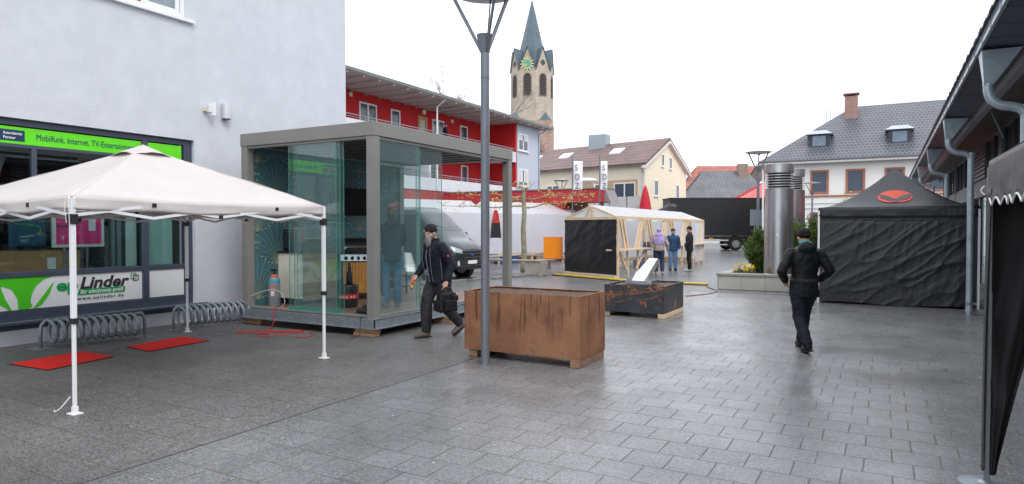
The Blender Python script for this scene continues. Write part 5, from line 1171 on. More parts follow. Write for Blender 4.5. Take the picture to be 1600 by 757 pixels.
obj('lattice', galv, lambda b: [b.bar((x, 0, 0), (x, 0, 19.5-abs(x)*4), .09) for x in (-.25, .25)]+[b.bar((-.25, 0, 2+i), (.25, 0, 2.7+i), .05) for i in range(15)], t, **W)

# ================================================================== MARKET TENTS
tarp = translucent(mat('tarp_white', (.80, .81, .84), .55, var=.04, vs=1.2, bump=.12, bs=5), (.9, .91, .94), .5)
tarp_s = translucent(mat('tarp_side', (.74, .77, .83), .6, var=.05, vs=1.2, bump=.12, bs=5), (.9, .92, .96), .5)
def wtent(label, p, q, group='white market tents in a row'):
    p, q = Vector((*p, 0)), Vector((*q, 0)); d = (q-p).normalized(); n_ = Vector((-d.y, d.x, 0)); L = (q-p).length
    t = thing('market_tent', label, 'tent', tuple(p), 0, group); Z = lambda v, z: v+Vector((0, 0, z))
    obj('roof_sheet', tarp, lambda b: (b.grid(lambda u, v: tuple(Z(p+d*L*u+n_*1.5*v, 2.42+.62*v-.05*math.sin(math.pi*v)+.02*noise.noise(Vector((u*9, v*3, 0))))), 40, 6), b.grid(lambda u, v: tuple(Z(p+d*L*u+n_*(1.5+1.5*v), 3.04-.62*v)), 4, 2)), t, smooth=True)
    obj('side_sheet', tarp_s, lambda b: (b.grid(lambda u, v: tuple(Z(p+d*(L*u)-n_*(.01-.05*noise.noise(Vector((u*L*1.5, v*.6, 3)))), .5+1.92*v)), 60, 8), b.grid(lambda u, v: tuple(Z(p+d*L*u+n_*3, .1+2.3*v)), 4, 2), b.grid(lambda u, v: tuple(Z(p+d*L+n_*3*u, .1+2.3*v)), 4, 2), b.grid(lambda u, v: tuple(Z(p+n_*3*u, .1+2.3*v)), 4, 2)), t, smooth=True)
    def fr(b):
        k = max(2, int(L/1.8))
        for i in range(k+1):
            c = p+d*(L*i/k); b.bar(Z(c+n_*.06, 0), Z(c+n_*.06, 2.4), .07); b.bar(Z(c+n_*2.9, 0), Z(c+n_*2.9, 2.4), .07)
        b.bar(Z(p+n_*.05, .47), Z(q+n_*.05, .47), .06, .08); b.bar(Z(p+n_*.5, .62), Z(q+n_*.5, .62), .3, .04)
    obj('timber_frame', timber, fr, t); return t
wtent('white sheeted market tent stretching behind the van', (-20.0, 17.3), (-16.25, 26.9))
wtent('white sheeted market tent between the narrow gap and the wooden booth', (-16.05, 27.5), (-13.7, 33.4))
for x, y, c_ in ((-16.3, 27.9, (.02, .09, .30)), (-16.0, 28.7, (.03, .12, .32)), (-15.6, 29.6, (.3, .16, .07))):
    t = obj('storage_crate', mat('crate_%d' % int(c_[2]*100), c_, .5), lambda b: (b.box(x-.2, y-.2, 0, x+.2, y+.2, .38),), bevel=.02)
    tag(t, {30: 'dark blue crate under the hem of the tent left of the tree', 32: 'brighter blue crate under the tent hem beside the tree', 7: 'brown crate under the white tent hem right of the tree'}[int(round(c_[2]*100))], 'crate')
t = thing('gap_banner', 'narrow red, black and white banner in the gap between two white tents', 'banner', (-15.9, 26.9, 0), TH)
def strip3(z0, z1, w0, w1): return lambda b: b.hexa([(-w0, 0, z0), (w0, 0, z0), (w0, .02, z0), (-w0, .02, z0)], [(-w1, 0, z1), (w1, 0, z1), (w1, .02, z1), (-w1, .02, z1)])
obj('cloth', mat('banner_white', (.6, .6, .66), .7), strip3(.5, 1.25, .34, .26), t, **W); obj('cloth', dark, strip3(1.25, 1.95, .26, .2), t, **W); obj('cloth', mat('banner_red', (.5, .03, .03), .6, var=.5, vs=6), strip3(1.95, 2.55, .2, .08), t, **W)
# wooden booth
A, B, C = Vector((-10.2, 22.35, 0)), Vector((-7.72, 21.05, 0)), Vector((-7.75, 33.2, 0)); D_ = A+(C-B)
Z = lambda v, z: Vector((v.x, v.y, z))
bo = thing('market_booth', 'open timber market booth with white roof, black front sheet and wooden counters', 'booth', (-9, 27, 0))
def broof(b):
    e = .12
    for P, Q in ((B, C), (A, D_)):
        b.grid(lambda u, v: tuple(Z(P.lerp(Q, u), 2.09).lerp(Z(((A+B)/2).lerp((C+D_)/2, u), 2.52), v)+Vector((0, 0, -.02*math.sin(math.pi*u*6)**2*(1-v)))), 60, 5)
obj('roof_sheet', tarp, broof, bo, smooth=True)
obj('gable_sheet', tarp_s, lambda b: (b.add([Z(A, 2.1), Z(B, 2.1), Z((A+B)/2, 2.5)], [(0, 1, 2)]), b.grid(lambda u, v: tuple(Z(A.lerp(D_, u), .1+2.0*v)+Vector((.03*math.sin(u*40), 0, 0))), 60, 2), b.add([Z(D_, .1), Z(C, .1), Z(C, 2.1), Z(D_, 2.1)], [(0, 1, 2, 3)])), bo)
dv = (B-A).normalized(); nv = Vector((dv.y, -dv.x, 0))
obj('black_sheet', bfab, lambda b: b.grid(lambda u, v: tuple(Z(A.lerp(B, u), 2.0-1.86*v)+nv*(.06+folds(u*.8, v, 3, .022)*(1.6-v))), 50, 30), bo, smooth=True)
def bframe(b):
    b.bar(Z(A, 2.04)+nv*.03, Z(B, 2.04)+nv*.03, .05, .11); b.bar(Z(B, 2.06), Z(C, 2.06), .05, .10); b.bar(Z(A, .06)+nv*.10, Z(B, .06)+nv*.10, .08, .1)
    b.bar(Z(A, 0), Z(A, 2.1), .07); b.bar(Z(B, 0), Z(B, 2.1), .07)
    mid = (A+B)/2; b.bar(Z(mid, 2.04)+nv*.02, Z(mid, 2.48)+nv*.02, .05); b.bar(Z(mid-dv*.28, 2.06)+nv*.02, Z(mid-dv*.04, 2.45)+nv*.02, .05); b.bar(Z(mid+dv*.28, 2.06)+nv*.02, Z(mid+dv*.04, 2.45)+nv*.02, .05)
    n = 4
    for i in range(n):
        u0, u1 = i/n, (i+1)/n; P, Q = B.lerp(C, u0), B.lerp(C, u1); L = (Q-P)
        b.bar(Z(P+L*.06, 2.05), Z(P+L*.24, .95), .05, .13); b.bar(Z(P+L*.16, 2.05), Z(P+L*.34, .95), .05, .13)
        b.bar(Z(P+L*.80, 2.05), Z(P+L*.58, .95), .05, .13); b.bar(Z(P+L*.90, 2.05), Z(P+L*.70, .95), .05, .13)
        if i in (1,): continue
        b.bar(Z(P+L*.30, .92), Z(P+L*.34, 0), .045, .10); b.bar(Z(P+L*.04, .92), Z(P+L*.30, .25), .045, .09); b.bar(Z(P+L*.96, .92), Z(P+L*.62, .25), .045, .09); b.bar(Z(P+L*.68, .92), Z(P+L*.66, 0), .045, .10)
    for i in range(n+1):
        P = B.lerp(C, i/n); Q = A.lerp(D_, i/n); b.bar(Z(P, 0), Z(P, 2.05), .06); b.bar(Z(Q, 0), Z(Q, 2.05), .06); b.bar(Z(P, 2.07), Z((P+Q)/2, 2.48), .05); b.bar(Z(Q, 2.07), Z((P+Q)/2, 2.48), .05)
    b.bar(Z(A, .3)+Vector((.1, 0, 0)), Z(D_, .3)+Vector((.1, 0, 0)), .05, .14); b.bar(Z(D_, .12)+Vector((0, -.08, 0)), Z(C, .12)+Vector((0, -.08, 0)), .05, .2)
obj('timber_frame', timber, bframe, bo)
def count(b):
    for i in range(4):
        if i == 1: continue
        P, Q = B.lerp(C, i/4), B.lerp(C, (i+1)/4); b.hexa([Z(P, .94)+Vector((-.45, .05, 0)), Z(P, .94)+Vector((.22, .05, 0)), Z(Q, .94)+Vector((.22, -.05, 0)), Z(Q, .94)+Vector((-.45, -.05, 0))], [Z(P, .985)+Vector((-.45, .05, 0)), Z(P, .985)+Vector((.22, .05, 0)), Z(Q, .985)+Vector((.22, -.05, 0)), Z(Q, .985)+Vector((-.45, -.05, 0))])
obj('counter', mat('counter_wood', (.66, .52, .36), .6, var=.12, vs=4), count, bo)
obj('end_sheet', tarp_s, lambda b: b.add([Z(C, .12)+Vector((.0, -.01, 0)), Z(C-(C-B).normalized()*1.7, .12), Z(C-(C-B).normalized()*1.7, 2.05), Z(C, 2.05)+Vector((0, -.01, 0))], [(0, 1, 2, 3)]), bo)
t = thing('storage_tub', 'translucent storage tub with blue contents under the booth counter', 'tub', (-8.0, 24.6, 0))
obj('body', mat('tub_clear', (.35, .37, .45), .3, var=.3, vs=8), lambda b: b.hexa([(-8.25, 24.3, .12), (-7.85, 24.3, .12), (-7.85, 24.9, .12), (-8.25, 24.9, .12)], [(-8.3, 24.25, .5), (-7.8, 24.25, .5), (-7.8, 24.95, .5), (-8.3, 24.95, .5)]), t)
obj('contents', mat('tub_stuff', (.10, .12, .3), .6, var=.6, vs=9), lambda b: [b.ell((-8.05+random.uniform(-.15, .15), 24.6+random.uniform(-.2, .2), .52), (.1, .1, .08), 8, 6) for _ in range(7)], t)
yel = mat('ramp_yellow', (.72, .52, .02), .6, var=.15, vs=5)
t = thing('cable_ramp', 'yellow and black cable ramp running along the ground before the booth', 'cable ramp', (-8, 21, 0))
p0, p1_ = Vector((-10.45, 21.9, 0)), Vector((-7.0, 20.3, 0)); p2_ = Vector((-4.6, 20.2, 0))
obj('cover', yel, lambda b: (b.bar(Z(p0, .03), Z(p1_, .03), .16, .045), b.bar(Z(p1_, .03), Z(p2_, .03), .16, .045)), t)
obj('base', dark, lambda b: (b.bar(Z(p0, .012), Z(p1_, .012), .30, .02), b.bar(Z(p1_, .012), Z(p2_, .012), .30, .02)), t)
t = obj('cable', timber_old, lambda b: b.tube([(-4.6, 20.0, .01), (-4.3, 19.2, .01), (-3.9, 18.3, .01), (-3.95, 17.4, .012), (-4.3, 16.6, .01)], .012, 6, 5), smooth=True); tag(t, 'thin brown cable trailing on the wet asphalt behind the dark planter', 'cable')

# ================================================================== TREE BENCH
conc = mat('concrete', (.38, .34, .29), .8, var=.2, vs=3, stain=((.22, .19, .17), 2.2, .5, .7), bump=.3, bs=30)
t = thing('tree_bench', 'square timber bench on concrete blocks around the pollarded tree', 'bench', (-11.9, 23, 0))
bw = mat('bench_wood', (.33, .29, .25), .6, var=.2, vs=5)
def bench(b):
    for i in range(3):
        o_ = i*.16
        b.box(-14.4, 21.15+o_, .50, -10.66, 21.29+o_, .555); b.box(-14.4, 25.4+o_, .50, -10.66, 25.54+o_, .555)
        b.box(-11.15+o_, 21.65, .50, -11.01+o_, 25.38, .555); b.box(-14.4+o_, 21.65, .50, -14.26+o_, 25.38, .555)
obj('seat', bw, bench, t, bevel=.006)
obj('concrete_block', conc, lambda b: (b.box(-11.32, 21.18, 0, -10.62, 21.64, .498), b.box(-14.2, 21.2, 0, -13.8, 21.6, .498), b.box(-11.3, 25.4, 0, -10.7, 25.8, .498), b.box(-13.0, 25.4, 0, -12.5, 25.8, .498)), t, bevel=.015)
t = thing('orange_cabinet', 'bright orange metal cabinet standing on the corner of the tree bench', 'cabinet', (-10.92, 22.75, .556), TH+R(-12))
org = mat('orange_paint', (.92, .27, .005), .4, var=.04)
obj('body', org, lambda b: (b.box(-.33, -.26, .0, .33, .26, .80),), t, bevel=.008, **W)
obj('flap', org, lambda b: (b.box(-.345, -.275, .80, .36, .275, .815), b.box(-.33, -.272, .02, .18, -.262, .78)), t, **W)
# tree
tree = thing('pollarded_tree', 'young pollarded plane tree with horizontal limbs and first yellow green leaves', 'tree', (-12.3, 22.95, 0), TH)
tb = mat('plane_bark', (.30, .29, .20), .85, var=.3, vs=5, stain=((.13, .14, .07), 3, .5, .65), bump=.4, bs=20)
limbs = []
def trk(b):
    b.tube([(0, 0, 0), (.02, 0, .8), (-.01, 0, 1.6), (.03, 0, 2.3), (.0, 0, 2.9), (.04, 0, 3.25)], [.13, .105, .10, .09, .075, .06], 12, 3)
    rnd = random.Random(2)
    for k, (dx, dy, z, L, s_) in enumerate(((-1, .1, 2.55, 3.0, .0), (1, -.1, 2.85, 2.6, .1), (-1, -.3, 2.95, 2.6, -.02), (1, .3, 2.5, 2.6, .14), (-.6, .8, 2.8, 2.0, .0), (.6, -.8, 2.9, 2.0, .05), (.3, .9, 2.7, 1.8, .05))[:5]):
        d_ = Vector((dx, dy, 0)).normalized(); pts = [(0, 0, z)]
        for i in range(1, 7):
            u = i/6; pts.append((d_.x*L*u+rnd.gauss(0, .06), d_.y*L*u+rnd.gauss(0, .06), z+s_*min(1, u*3)+rnd.gauss(0, .035)+.05*u))
        limbs.append(pts); b.tube(pts, [.035, .03, .024, .02, .016, .012, .007], 7, 3)
        for i in range(2, 7):
            for q in range(2):
                p = Vector(pts[i]); e = p+Vector((rnd.gauss(0, .22), rnd.gauss(0, .22), rnd.uniform(-.05, .28))); limbs.append([tuple(p), tuple(e)]); b.tube([p, (p+e)/2+Vector((0, 0, .03)), e], [.012, .008, .004], 5, 2)
    for q in range(6):
        e = Vector((rnd.gauss(0, .35), rnd.gauss(0, .3), 3.3+rnd.uniform(0, .35))); b.tube([(.04, 0, 3.15), tuple((Vector((.04, 0, 3.15))+e)/2), tuple(e)], [.02, .012, .005], 5, 2); limbs.append([(.04, 0, 3.2), tuple(e)])
obj('trunk', tb, trk, tree, smooth=True, **W)
def leaves(b, src, n, sz, rnd, spread=.06, droop=0):
    for pts in src:
        pp = cr(pts, 5) if len(pts) > 2 else [tuple(Vector(pts[0]).lerp(Vector(pts[1]), i/5)) for i in range(6)]
        for p in pp:
            if rnd.random() < .3: continue
            for _ in range(rnd.randint(0, n)):
                c = Vector(p)+Vector((rnd.gauss(0, spread), rnd.gauss(0, spread), rnd.gauss(0, spread)-droop)); a = Vector((rnd.gauss(0, 1), rnd.gauss(0, 1), rnd.gauss(0, .6))).normalized(); o = a.orthogonal().normalized(); s_ = sz*rnd.uniform(.5, 1.2)
                b.add([c, c+a*s_*.5+o*s_*.35, c+a*s_, c+a*s_*.5-o*s_*.35], [(0, 1, 2, 3)])
young = mat('young_leaf', (.50, .38, .03), .6, var=.35, vs=6)
obj('foliage', young, lambda b: leaves(b, limbs, 3, .085, random.Random(5), .07), tree, **W)
# back tree, bare
def bare_tree(label, loc, h, spread, seed, m_=bark, leafm=None, name='bare_tree', r0=.28, depth=5, n_l=0):
    rnd = random.Random(seed); t = thing(name, label, 'tree', loc); ends = []
    def tw(b):
        def rec(p, d_, L, r, k):
            q = p+d_*L; m1 = p+d_*L*.5+Vector((rnd.gauss(0, .05), rnd.gauss(0, .05), 0))*L
            b.tube([p, m1, q], [r, r*.85, r*.68], 6 if k > 2 else 4, 2, caps=False)
            if k == 0: ends.append([tuple(p), tuple(q)]); return
            for _ in range(3 if k > 1 else 4):
                nd2 = (d_+Vector((rnd.gauss(0, spread), rnd.gauss(0, spread), rnd.gauss(.05, .25)))).normalized(); rec(q if rnd.random() < .7 else m1, nd2, L*rnd.uniform(.6, .82), r*.58, k-1)
        rec(Vector((0, 0, 0)), Vector((0, 0, 1)), h*.32, r0, depth)
    obj('trunk', m_, tw, t, **W)
    if leafm: obj('foliage', leafm, lambda b: leaves(b, ends, n_l, .11, rnd, .12), t, **W)
bare_tree('large bare tree behind the red apartment building', at(-6.0, 88), 24.5, .27, 12, r0=.34, depth=5, m_=mat('far_bark', (.26, .24, .24), .9))
bare_tree('young budding tree in front of the beige house gable', at(10.9, 56), 4.6, .22, 4, depth=3, r0=.06, leafm=young, n_l=3, name='young_tree')
bare_tree('young budding tree in front of the white building behind the black gazebo', at(21.5, 42), 4.6, .2, 6, depth=3, r0=.05, leafm=young, n_l=2, name='young_tree')
# parasol closed
t = thing('parasol', 'closed dark red parasol standing behind the wooden booth', 'parasol', at(9.0, 45))
obj('canopy', mat('parasol_red', (.50, .012, .035), .75, var=.1), lambda b: b.lathe(0, 0, [(.46, 2.6), (.42, 3.0), (.30, 3.7), (.16, 4.3), (.03, 4.6)], 14), t, smooth=True, **W)
obj('pole', pw, lambda b: b.cyl(0, 0, 0, 2.95, .04), t, **W)
# dark crumpled cover behind booth / truck front
# ================================================================== TRUCK
tr = thing('black_truck_trailer', 'long black box trailer truck parked across the square', 'truck', at(17.0, 51), TH)
tb_ = mat('truck_black', (.012, .013, .014), .45, var=.25, vs=1.5, bump=.1, bs=3)
obj('box_body', tb_, lambda b: (b.box(-4.9, 0, 1.12, 4.5, 2.5, 3.96),), tr, bevel=.03, **W)
obj('roof_rail', black_metal, lambda b: b.box(-4.95, -.03, 3.962, 4.55, 2.53, 4.04), tr, **W)
obj('chassis', black_metal, lambda b: (b.box(-4.9, .1, .86, 5.5, 2.4, 1.08), b.box(.2, .0, .42, 1.2, .5, .84)), tr, **W)
obj('side_guard', mat('guard_alu', (.55, .52, .45), .5), lambda b: (b.box(-4.6, -.02, .72, -.4, .02, .84), b.box(-4.6, -.02, .40, -.5, .02, .50)), tr, **W)
tyre = mat('tyre', (.018, .018, .02), .75, bump=.2, bs=60)
def wheel(x, y, r, w_, parent):
    o_ = obj('wheel', tyre, lambda b: b.tube([(x, y, r), (x, y+w_*.15, r), (x, y+w_*.85, r), (x, y+w_, r)], [r*.93, r, r, r*.93], 32), parent, smooth='auto', **W)
    obj('rim', mat('rim_alu', (.5, .5, .52), .35, metal=.7), lambda b: (b.tube([(x, y-.012, r), (x, y+.03, r)], [r*.58, r*.6], 28), b.tube([(x, y-.05, r), (x, y-.01, r)], [r*.18, r*.24], 16)), o_, **W)
    obj('rim_hole', dark, lambda b: [b.tube([(x+r*.42*math.cos(k*.628), y-.016, r+r*.42*math.sin(k*.628)), (x+r*.42*math.cos(k*.628), y-.013, r+r*.42*math.sin(k*.628))], r*.07, 8) for k in range(10)], o_, **W)
wheel(.15, -.02, .50, .35, tr); wheel(1.45, .4, .50, .35, tr); wheel(.15, 2.1, .50, .35, tr)
obj('mudguard', black_metal, lambda b: b.tube([(.15+.62*math.cos(a_), .17, .5+.62*math.sin(a_)) for a_ in [R(8+i*16) for i in range(11)]], [(.02, .2)]*11, 8), tr, **W)
obj('hatch_rail', galv, lambda b: ([b.box(2.4+i*.33, -.15, 1.2, 2.46+i*.33, -.1, 2.0) for i in range(6)], b.box(2.3, -.16, 1.15, 4.6, -.09, 1.22), b.box(2.3, -.16, 1.98, 4.6, -.09, 2.03)), tr, **W)
obj('marker_light', mat('amber', (.7, .25, .01), .4), lambda b: (b.box(-1.9, -.03, .88, -1.6, .0, .98), b.box(1.1, -.03, .9, 1.4, .0, 1.0), b.box(-4.4, -.03, .9, -4.2, .0, 1.0)), tr, **W)
t = thing('sign_back', 'grey rectangular sign back mounted in front of the black truck', 'sign', at(18.4, 48.0), TH)
obj('panel', mat('sign_grey', (.16, .19, .22), .5), lambda b: b.box(-1.25, -.03, 1.9, 1.25, .0, 3.05), t, **W)
obj('post', galv, lambda b: (b.cyl(-.9, .05, 0, 3.0, .04, n=8), b.cyl(.9, .05, 0, 3.0, .04, n=8)), t, **W)
t = thing('covered_trailer_front', 'low dark crumpled cover sheet at the left end of the black truck', 'cover', at(11.0, 49), TH)
obj('sheet', tb_, lambda b: b.grid(lambda u, v: (-2.4+3.6*u, 2*v+.1*noise.noise(Vector((u*6, v*3, 1))), .05+(1.9+1.6*u*u*(3-2*u)*.95+.22*noise.noise(Vector((u*5, v*2, 4))))*min(1, 5*v+.0)*min(1, (1-v)*5+.0)), 24, 16), t, **W)

# ================================================================== VAN
vloc = (-13.35, 18.55, 0)
van = thing('delivery_van', 'dark grey delivery van nose to the right behind the glass pavilion', 'van', (0, 0, 0))
vr = TH+R(-31)
wf = Vector(at(-2.65, 21.8))   # ground point of the near front wheel
off = Matrix.Rotation(vr, 3, 'Z') @ Vector((0, -.92, 0))
van.location = wf-off; van.rotation_euler = (0, 0, vr)
ROOT[van.name] = Matrix.Translation(van.location) @ Matrix.Rotation(vr, 4, 'Z')
# x forward from the front axle, y left
paint = mat('van_paint', (.045, .06, .068), .25, metal=.55, var=.06, coat=.6)
secs = []  # (x, bottom z, [profile half width by height ...])
def vbody(b):
    S_ = [(-3.95, .45, [(.90, .45), (.97, .8), (.97, 1.25), (.90, 1.7), (.78, 2.28), (.55, 2.40)]),
          (-1.2, .40, [(.95, .42), (.99, .8), (.99, 1.25), (.91, 1.7), (.78, 2.30), (.55, 2.42)]),
          (-.75, .36, [(.95, .42), (.99, .8), (.99, 1.25), (.91, 1.68), (.77, 2.24), (.55, 2.34)]),
          (-.35, .36, [(.95, .42), (.99, .8), (.99, 1.24), (.90, 1.6), (.80, 1.95), (.55, 2.03)]),
          (.10, .34, [(.95, .42), (.99, .8), (.98, 1.22), (.90, 1.42), (.83, 1.58), (.55, 1.66)]),
          (.42, .33, [(.94, .42), (.98, .8), (.96, 1.12), (.91, 1.25), (.80, 1.33), (.5, 1.39)]),
          (.72, .32, [(.90, .40), (.94, .7), (.91, 1.0), (.85, 1.12), (.7, 1.2), (.45, 1.25)]),
          (.90, .32, [(.78, .40), (.82, .66), (.78, .92), (.70, 1.03), (.58, 1.09), (.4, 1.12)]),
          (.985, .36, [(.62, .42), (.64, .62), (.62, .82), (.58, .92), (.5, .98), (.35, 1.0)])]
    rows = []
    for x, zb, pr in S_:
        ring = [(0, zb)]+[(w_, z) for w_, z in pr]+[(0, pr[-1][1]+.015)]
        ring = cr([(a, c, 0, 0) for a, c in ring], 4); ring = [(a, c) for a, c, _, _ in ring]
        full = [(-a, c) for a, c in ring]+[(a, c) for a, c in ring[::-1][1:-1]]
        rows.append([x]+[v for p in full for v in p])
    rows = cr(rows, 5); n = (len(rows[0])-1)//2; vs = []
    for r_ in rows: vs += [(r_[0], r_[1+2*j], r_[2+2*j]) for j in range(n)]
    fs = [(i*n+j, i*n+(j+1) % n, (i+1)*n+(j+1) % n, (i+1)*n+j) for i in range(len(rows)-1) for j in range(n)]+[tuple(range(n)), tuple(range((len(rows)-1)*n, len(rows)*n))]
    b.add(vs, fs)
vb = obj('body', paint, vbody, van, smooth='auto', **W)
from mathutils.bvhtree import BVHTree
bvt = BVHTree.FromPolygons([v.co.copy() for v in vb.data.vertices], [tuple(p.vertices) for p in vb.data.polygons])
def patch(corners, ray, nu=12, nv=8, off=.006):
    # panel that hugs the bodywork: corners in order bottom-left, bottom-right, top-right, top-left
    c = [Vector(q) for q in corners]; ray = Vector(ray).normalized()
    def fn(u, v):
        p = c[0].lerp(c[1], u).lerp(c[3].lerp(c[2], u), v); h = bvt.ray_cast(p-ray*1.5, ray)
        return tuple((h[0] if h[0] is not None else p)-ray*off)
    return lambda b: b.grid(fn, nu, nv)
vg = mat('van_glass', (.02, .03, .035), .06, spec=.9)
obj('windscreen', vg, patch([(0.05, -.80, 1.60), (0.05, .80, 1.60), (-.62, .66, 2.20), (-.62, -.66, 2.20)], (-1, 0, -.35), 20, 12), van, smooth=True, **W)
for s_ in (-1, 1):
    obj('side_window', vg, patch([(-1.45, s_, 1.34), (-.20, s_, 1.34), (-.62, s_, 1.92), (-1.45, s_, 1.98)], (0, -s_, 0), 10, 8), van, smooth=True, **W)
blk = mat('van_plastic', (.02, .02, .022), .55)
obj('grille', blk, lambda b: ([b.hexa([(.955, -.50, .70+i*.055), (1.0, -.50, .70+i*.055), (1.0, .50, .70+i*.055), (.955, .50, .70+i*.055)], [(.955, -.50, .715+i*.055), (1.0, -.50, .72+i*.055), (1.0, .50, .72+i*.055), (.955, .50, .715+i*.055)]) for i in range(5)], b.box(.90, -.48, .70, .992, .48, .95)), van, **W)
obj('grille_bar', galv, lambda b: (b.box(1.0, -.48, .74, 1.01, .48, .75), b.box(1.0, -.48, .86, 1.01, .48, .87), b.box(.99, -.52, .955, 1.005, .52, .975)), van, **W)
obj('badge', mat('badge_blue', (.03, .08, .25), .3), lambda b: b.tube([(1.0, 0, .82), (1.018, 0, .82)], [(.05, .10)]*2, 20), van, **W)
obj('bumper', blk, lambda b: (b.box(.80, -.70, .34, 1.0, .70, .50), b.box(.92, -.52, .52, 1.005, .52, .60)), van, bevel=.03, **W)
obj('number_plate', white_paint, lambda b: b.box(1.006, -.26, .53, 1.02, .26, .64), van, **W)
hl = mat('headlamp', (.34, .37, .40), .12, metal=.3, var=.5, vs=14, coat=1)
for s_ in (-1, 1):
    obj('headlight', hl, patch([(1, s_*.50, .86), (1, s_*.88, .93), (1, s_*.95, 1.14), (1, s_*.56, .99)], (-1, -s_*.35, 0), 14, 8), van, smooth=True, **W)
    obj('fog_light', mat('fog', (.5, .5, .5), .2), lambda b: b.tube([(.90, s_*.70, .56), (.97, s_*.72, .56)], [(.09, .05)]*2, 14), van, **W)
    obj('mirror', blk, lambda b: (b.ell((-.05, s_*1.13, 1.42), (.07, .10, .16), 12, 8), b.bar((-.1, s_*.95, 1.3), (-.05, s_*1.1, 1.36), .05)), van, smooth=True, **W)
    obj('wheel_arch', blk, lambda b: b.tube([(.42*math.cos(R(12*i-4)), s_*.975, .35+.42*math.sin(R(12*i-4))) for i in range(17)], .035, 6), van, **W)
obj('wiper', dark, lambda b: (b.bar((.13, -.1, 1.64), (-.05, -.62, 1.80), .02), b.bar((.13, .5, 1.62), (-.02, .0, 1.77), .02)), van, **W)
obj('wheel_well', dark, lambda b: [b.tube([(0, s_*.80, .34), (0, s_*1.0, .34)], .40, 24) for s_ in (-1, 1)], van, **W)
for x in (0, -2.93):
    wheel(x, -1.005, .34, .22, van); wheel(x, .79, .34, .22, van)
# ================================================================== PEOPLE
skin = mat('skin', (.56, .31, .22), .55, var=.08, vs=9)
STAND = dict(pelvis=(0, 0, .93), waist=(0, 0, 1.08), chest=(0, .0, 1.30), neck=(0, -.01, 1.47), head=(0, .02, 1.62),
    shR=(.19, -.01, 1.40), elR=(.26, -.03, 1.13), wrR=(.26, .06, .89), shL=(-.19, -.01, 1.40), elL=(-.26, -.03, 1.13), wrL=(-.26, .06, .89),
    hipR=(.095, 0, .90), knR=(.10, .02, .49), anR=(.10, -.02, .09), toeR=(.12, .15, .03), hipL=(-.095, 0, .90), knL=(-.10, .02, .49), anL=(-.10, -.02, .09), toeL=(-.12, .15, .03))
def hand(b, wr, el, side, curl=.5, r=1.):
    wr = Vector(wr); d = (wr-Vector(el)).normalized(); out = Vector((side, 0, 0)); fw = Vector((0, 1, 0)); fw = (fw-d*fw.dot(d)).normalized(); out = d.cross(fw)*(-side if False else 1)
    inw = Vector((-side, 0, 0)); inw = (inw-d*inw.dot(d)).normalized()
    b.tube([wr-d*.03, wr+d*.02, wr+d*.06, wr+d*.085], [(.026, .022), (.032, .022), (.040, .020), (.036, .016)], 12, 2)
    for i in range(4):
        o = wr+d*.075+fw*(.030-.020*i); L = (.072, .080, .074, .058)[i]
        p1 = o+d*L*.45; p2 = p1+(d*(1-curl)+inw*curl).normalized()*L*.35; p3 = p2+(d*(.6-curl)+inw*curl*1.3).normalized()*L*.3
        b.tube([o-d*.02, o, p1, p2, p3], [.0105, .0105, .0098, .009, .0075], 8)
    o = wr+d*.02+fw*.03; p1 = o+d*.03+fw*.022; p2 = p1+d*.03+fw*.004+inw*.012; b.tube([wr+d*.01, o, p1, p2], [.014, .0125, .011, .009], 8)
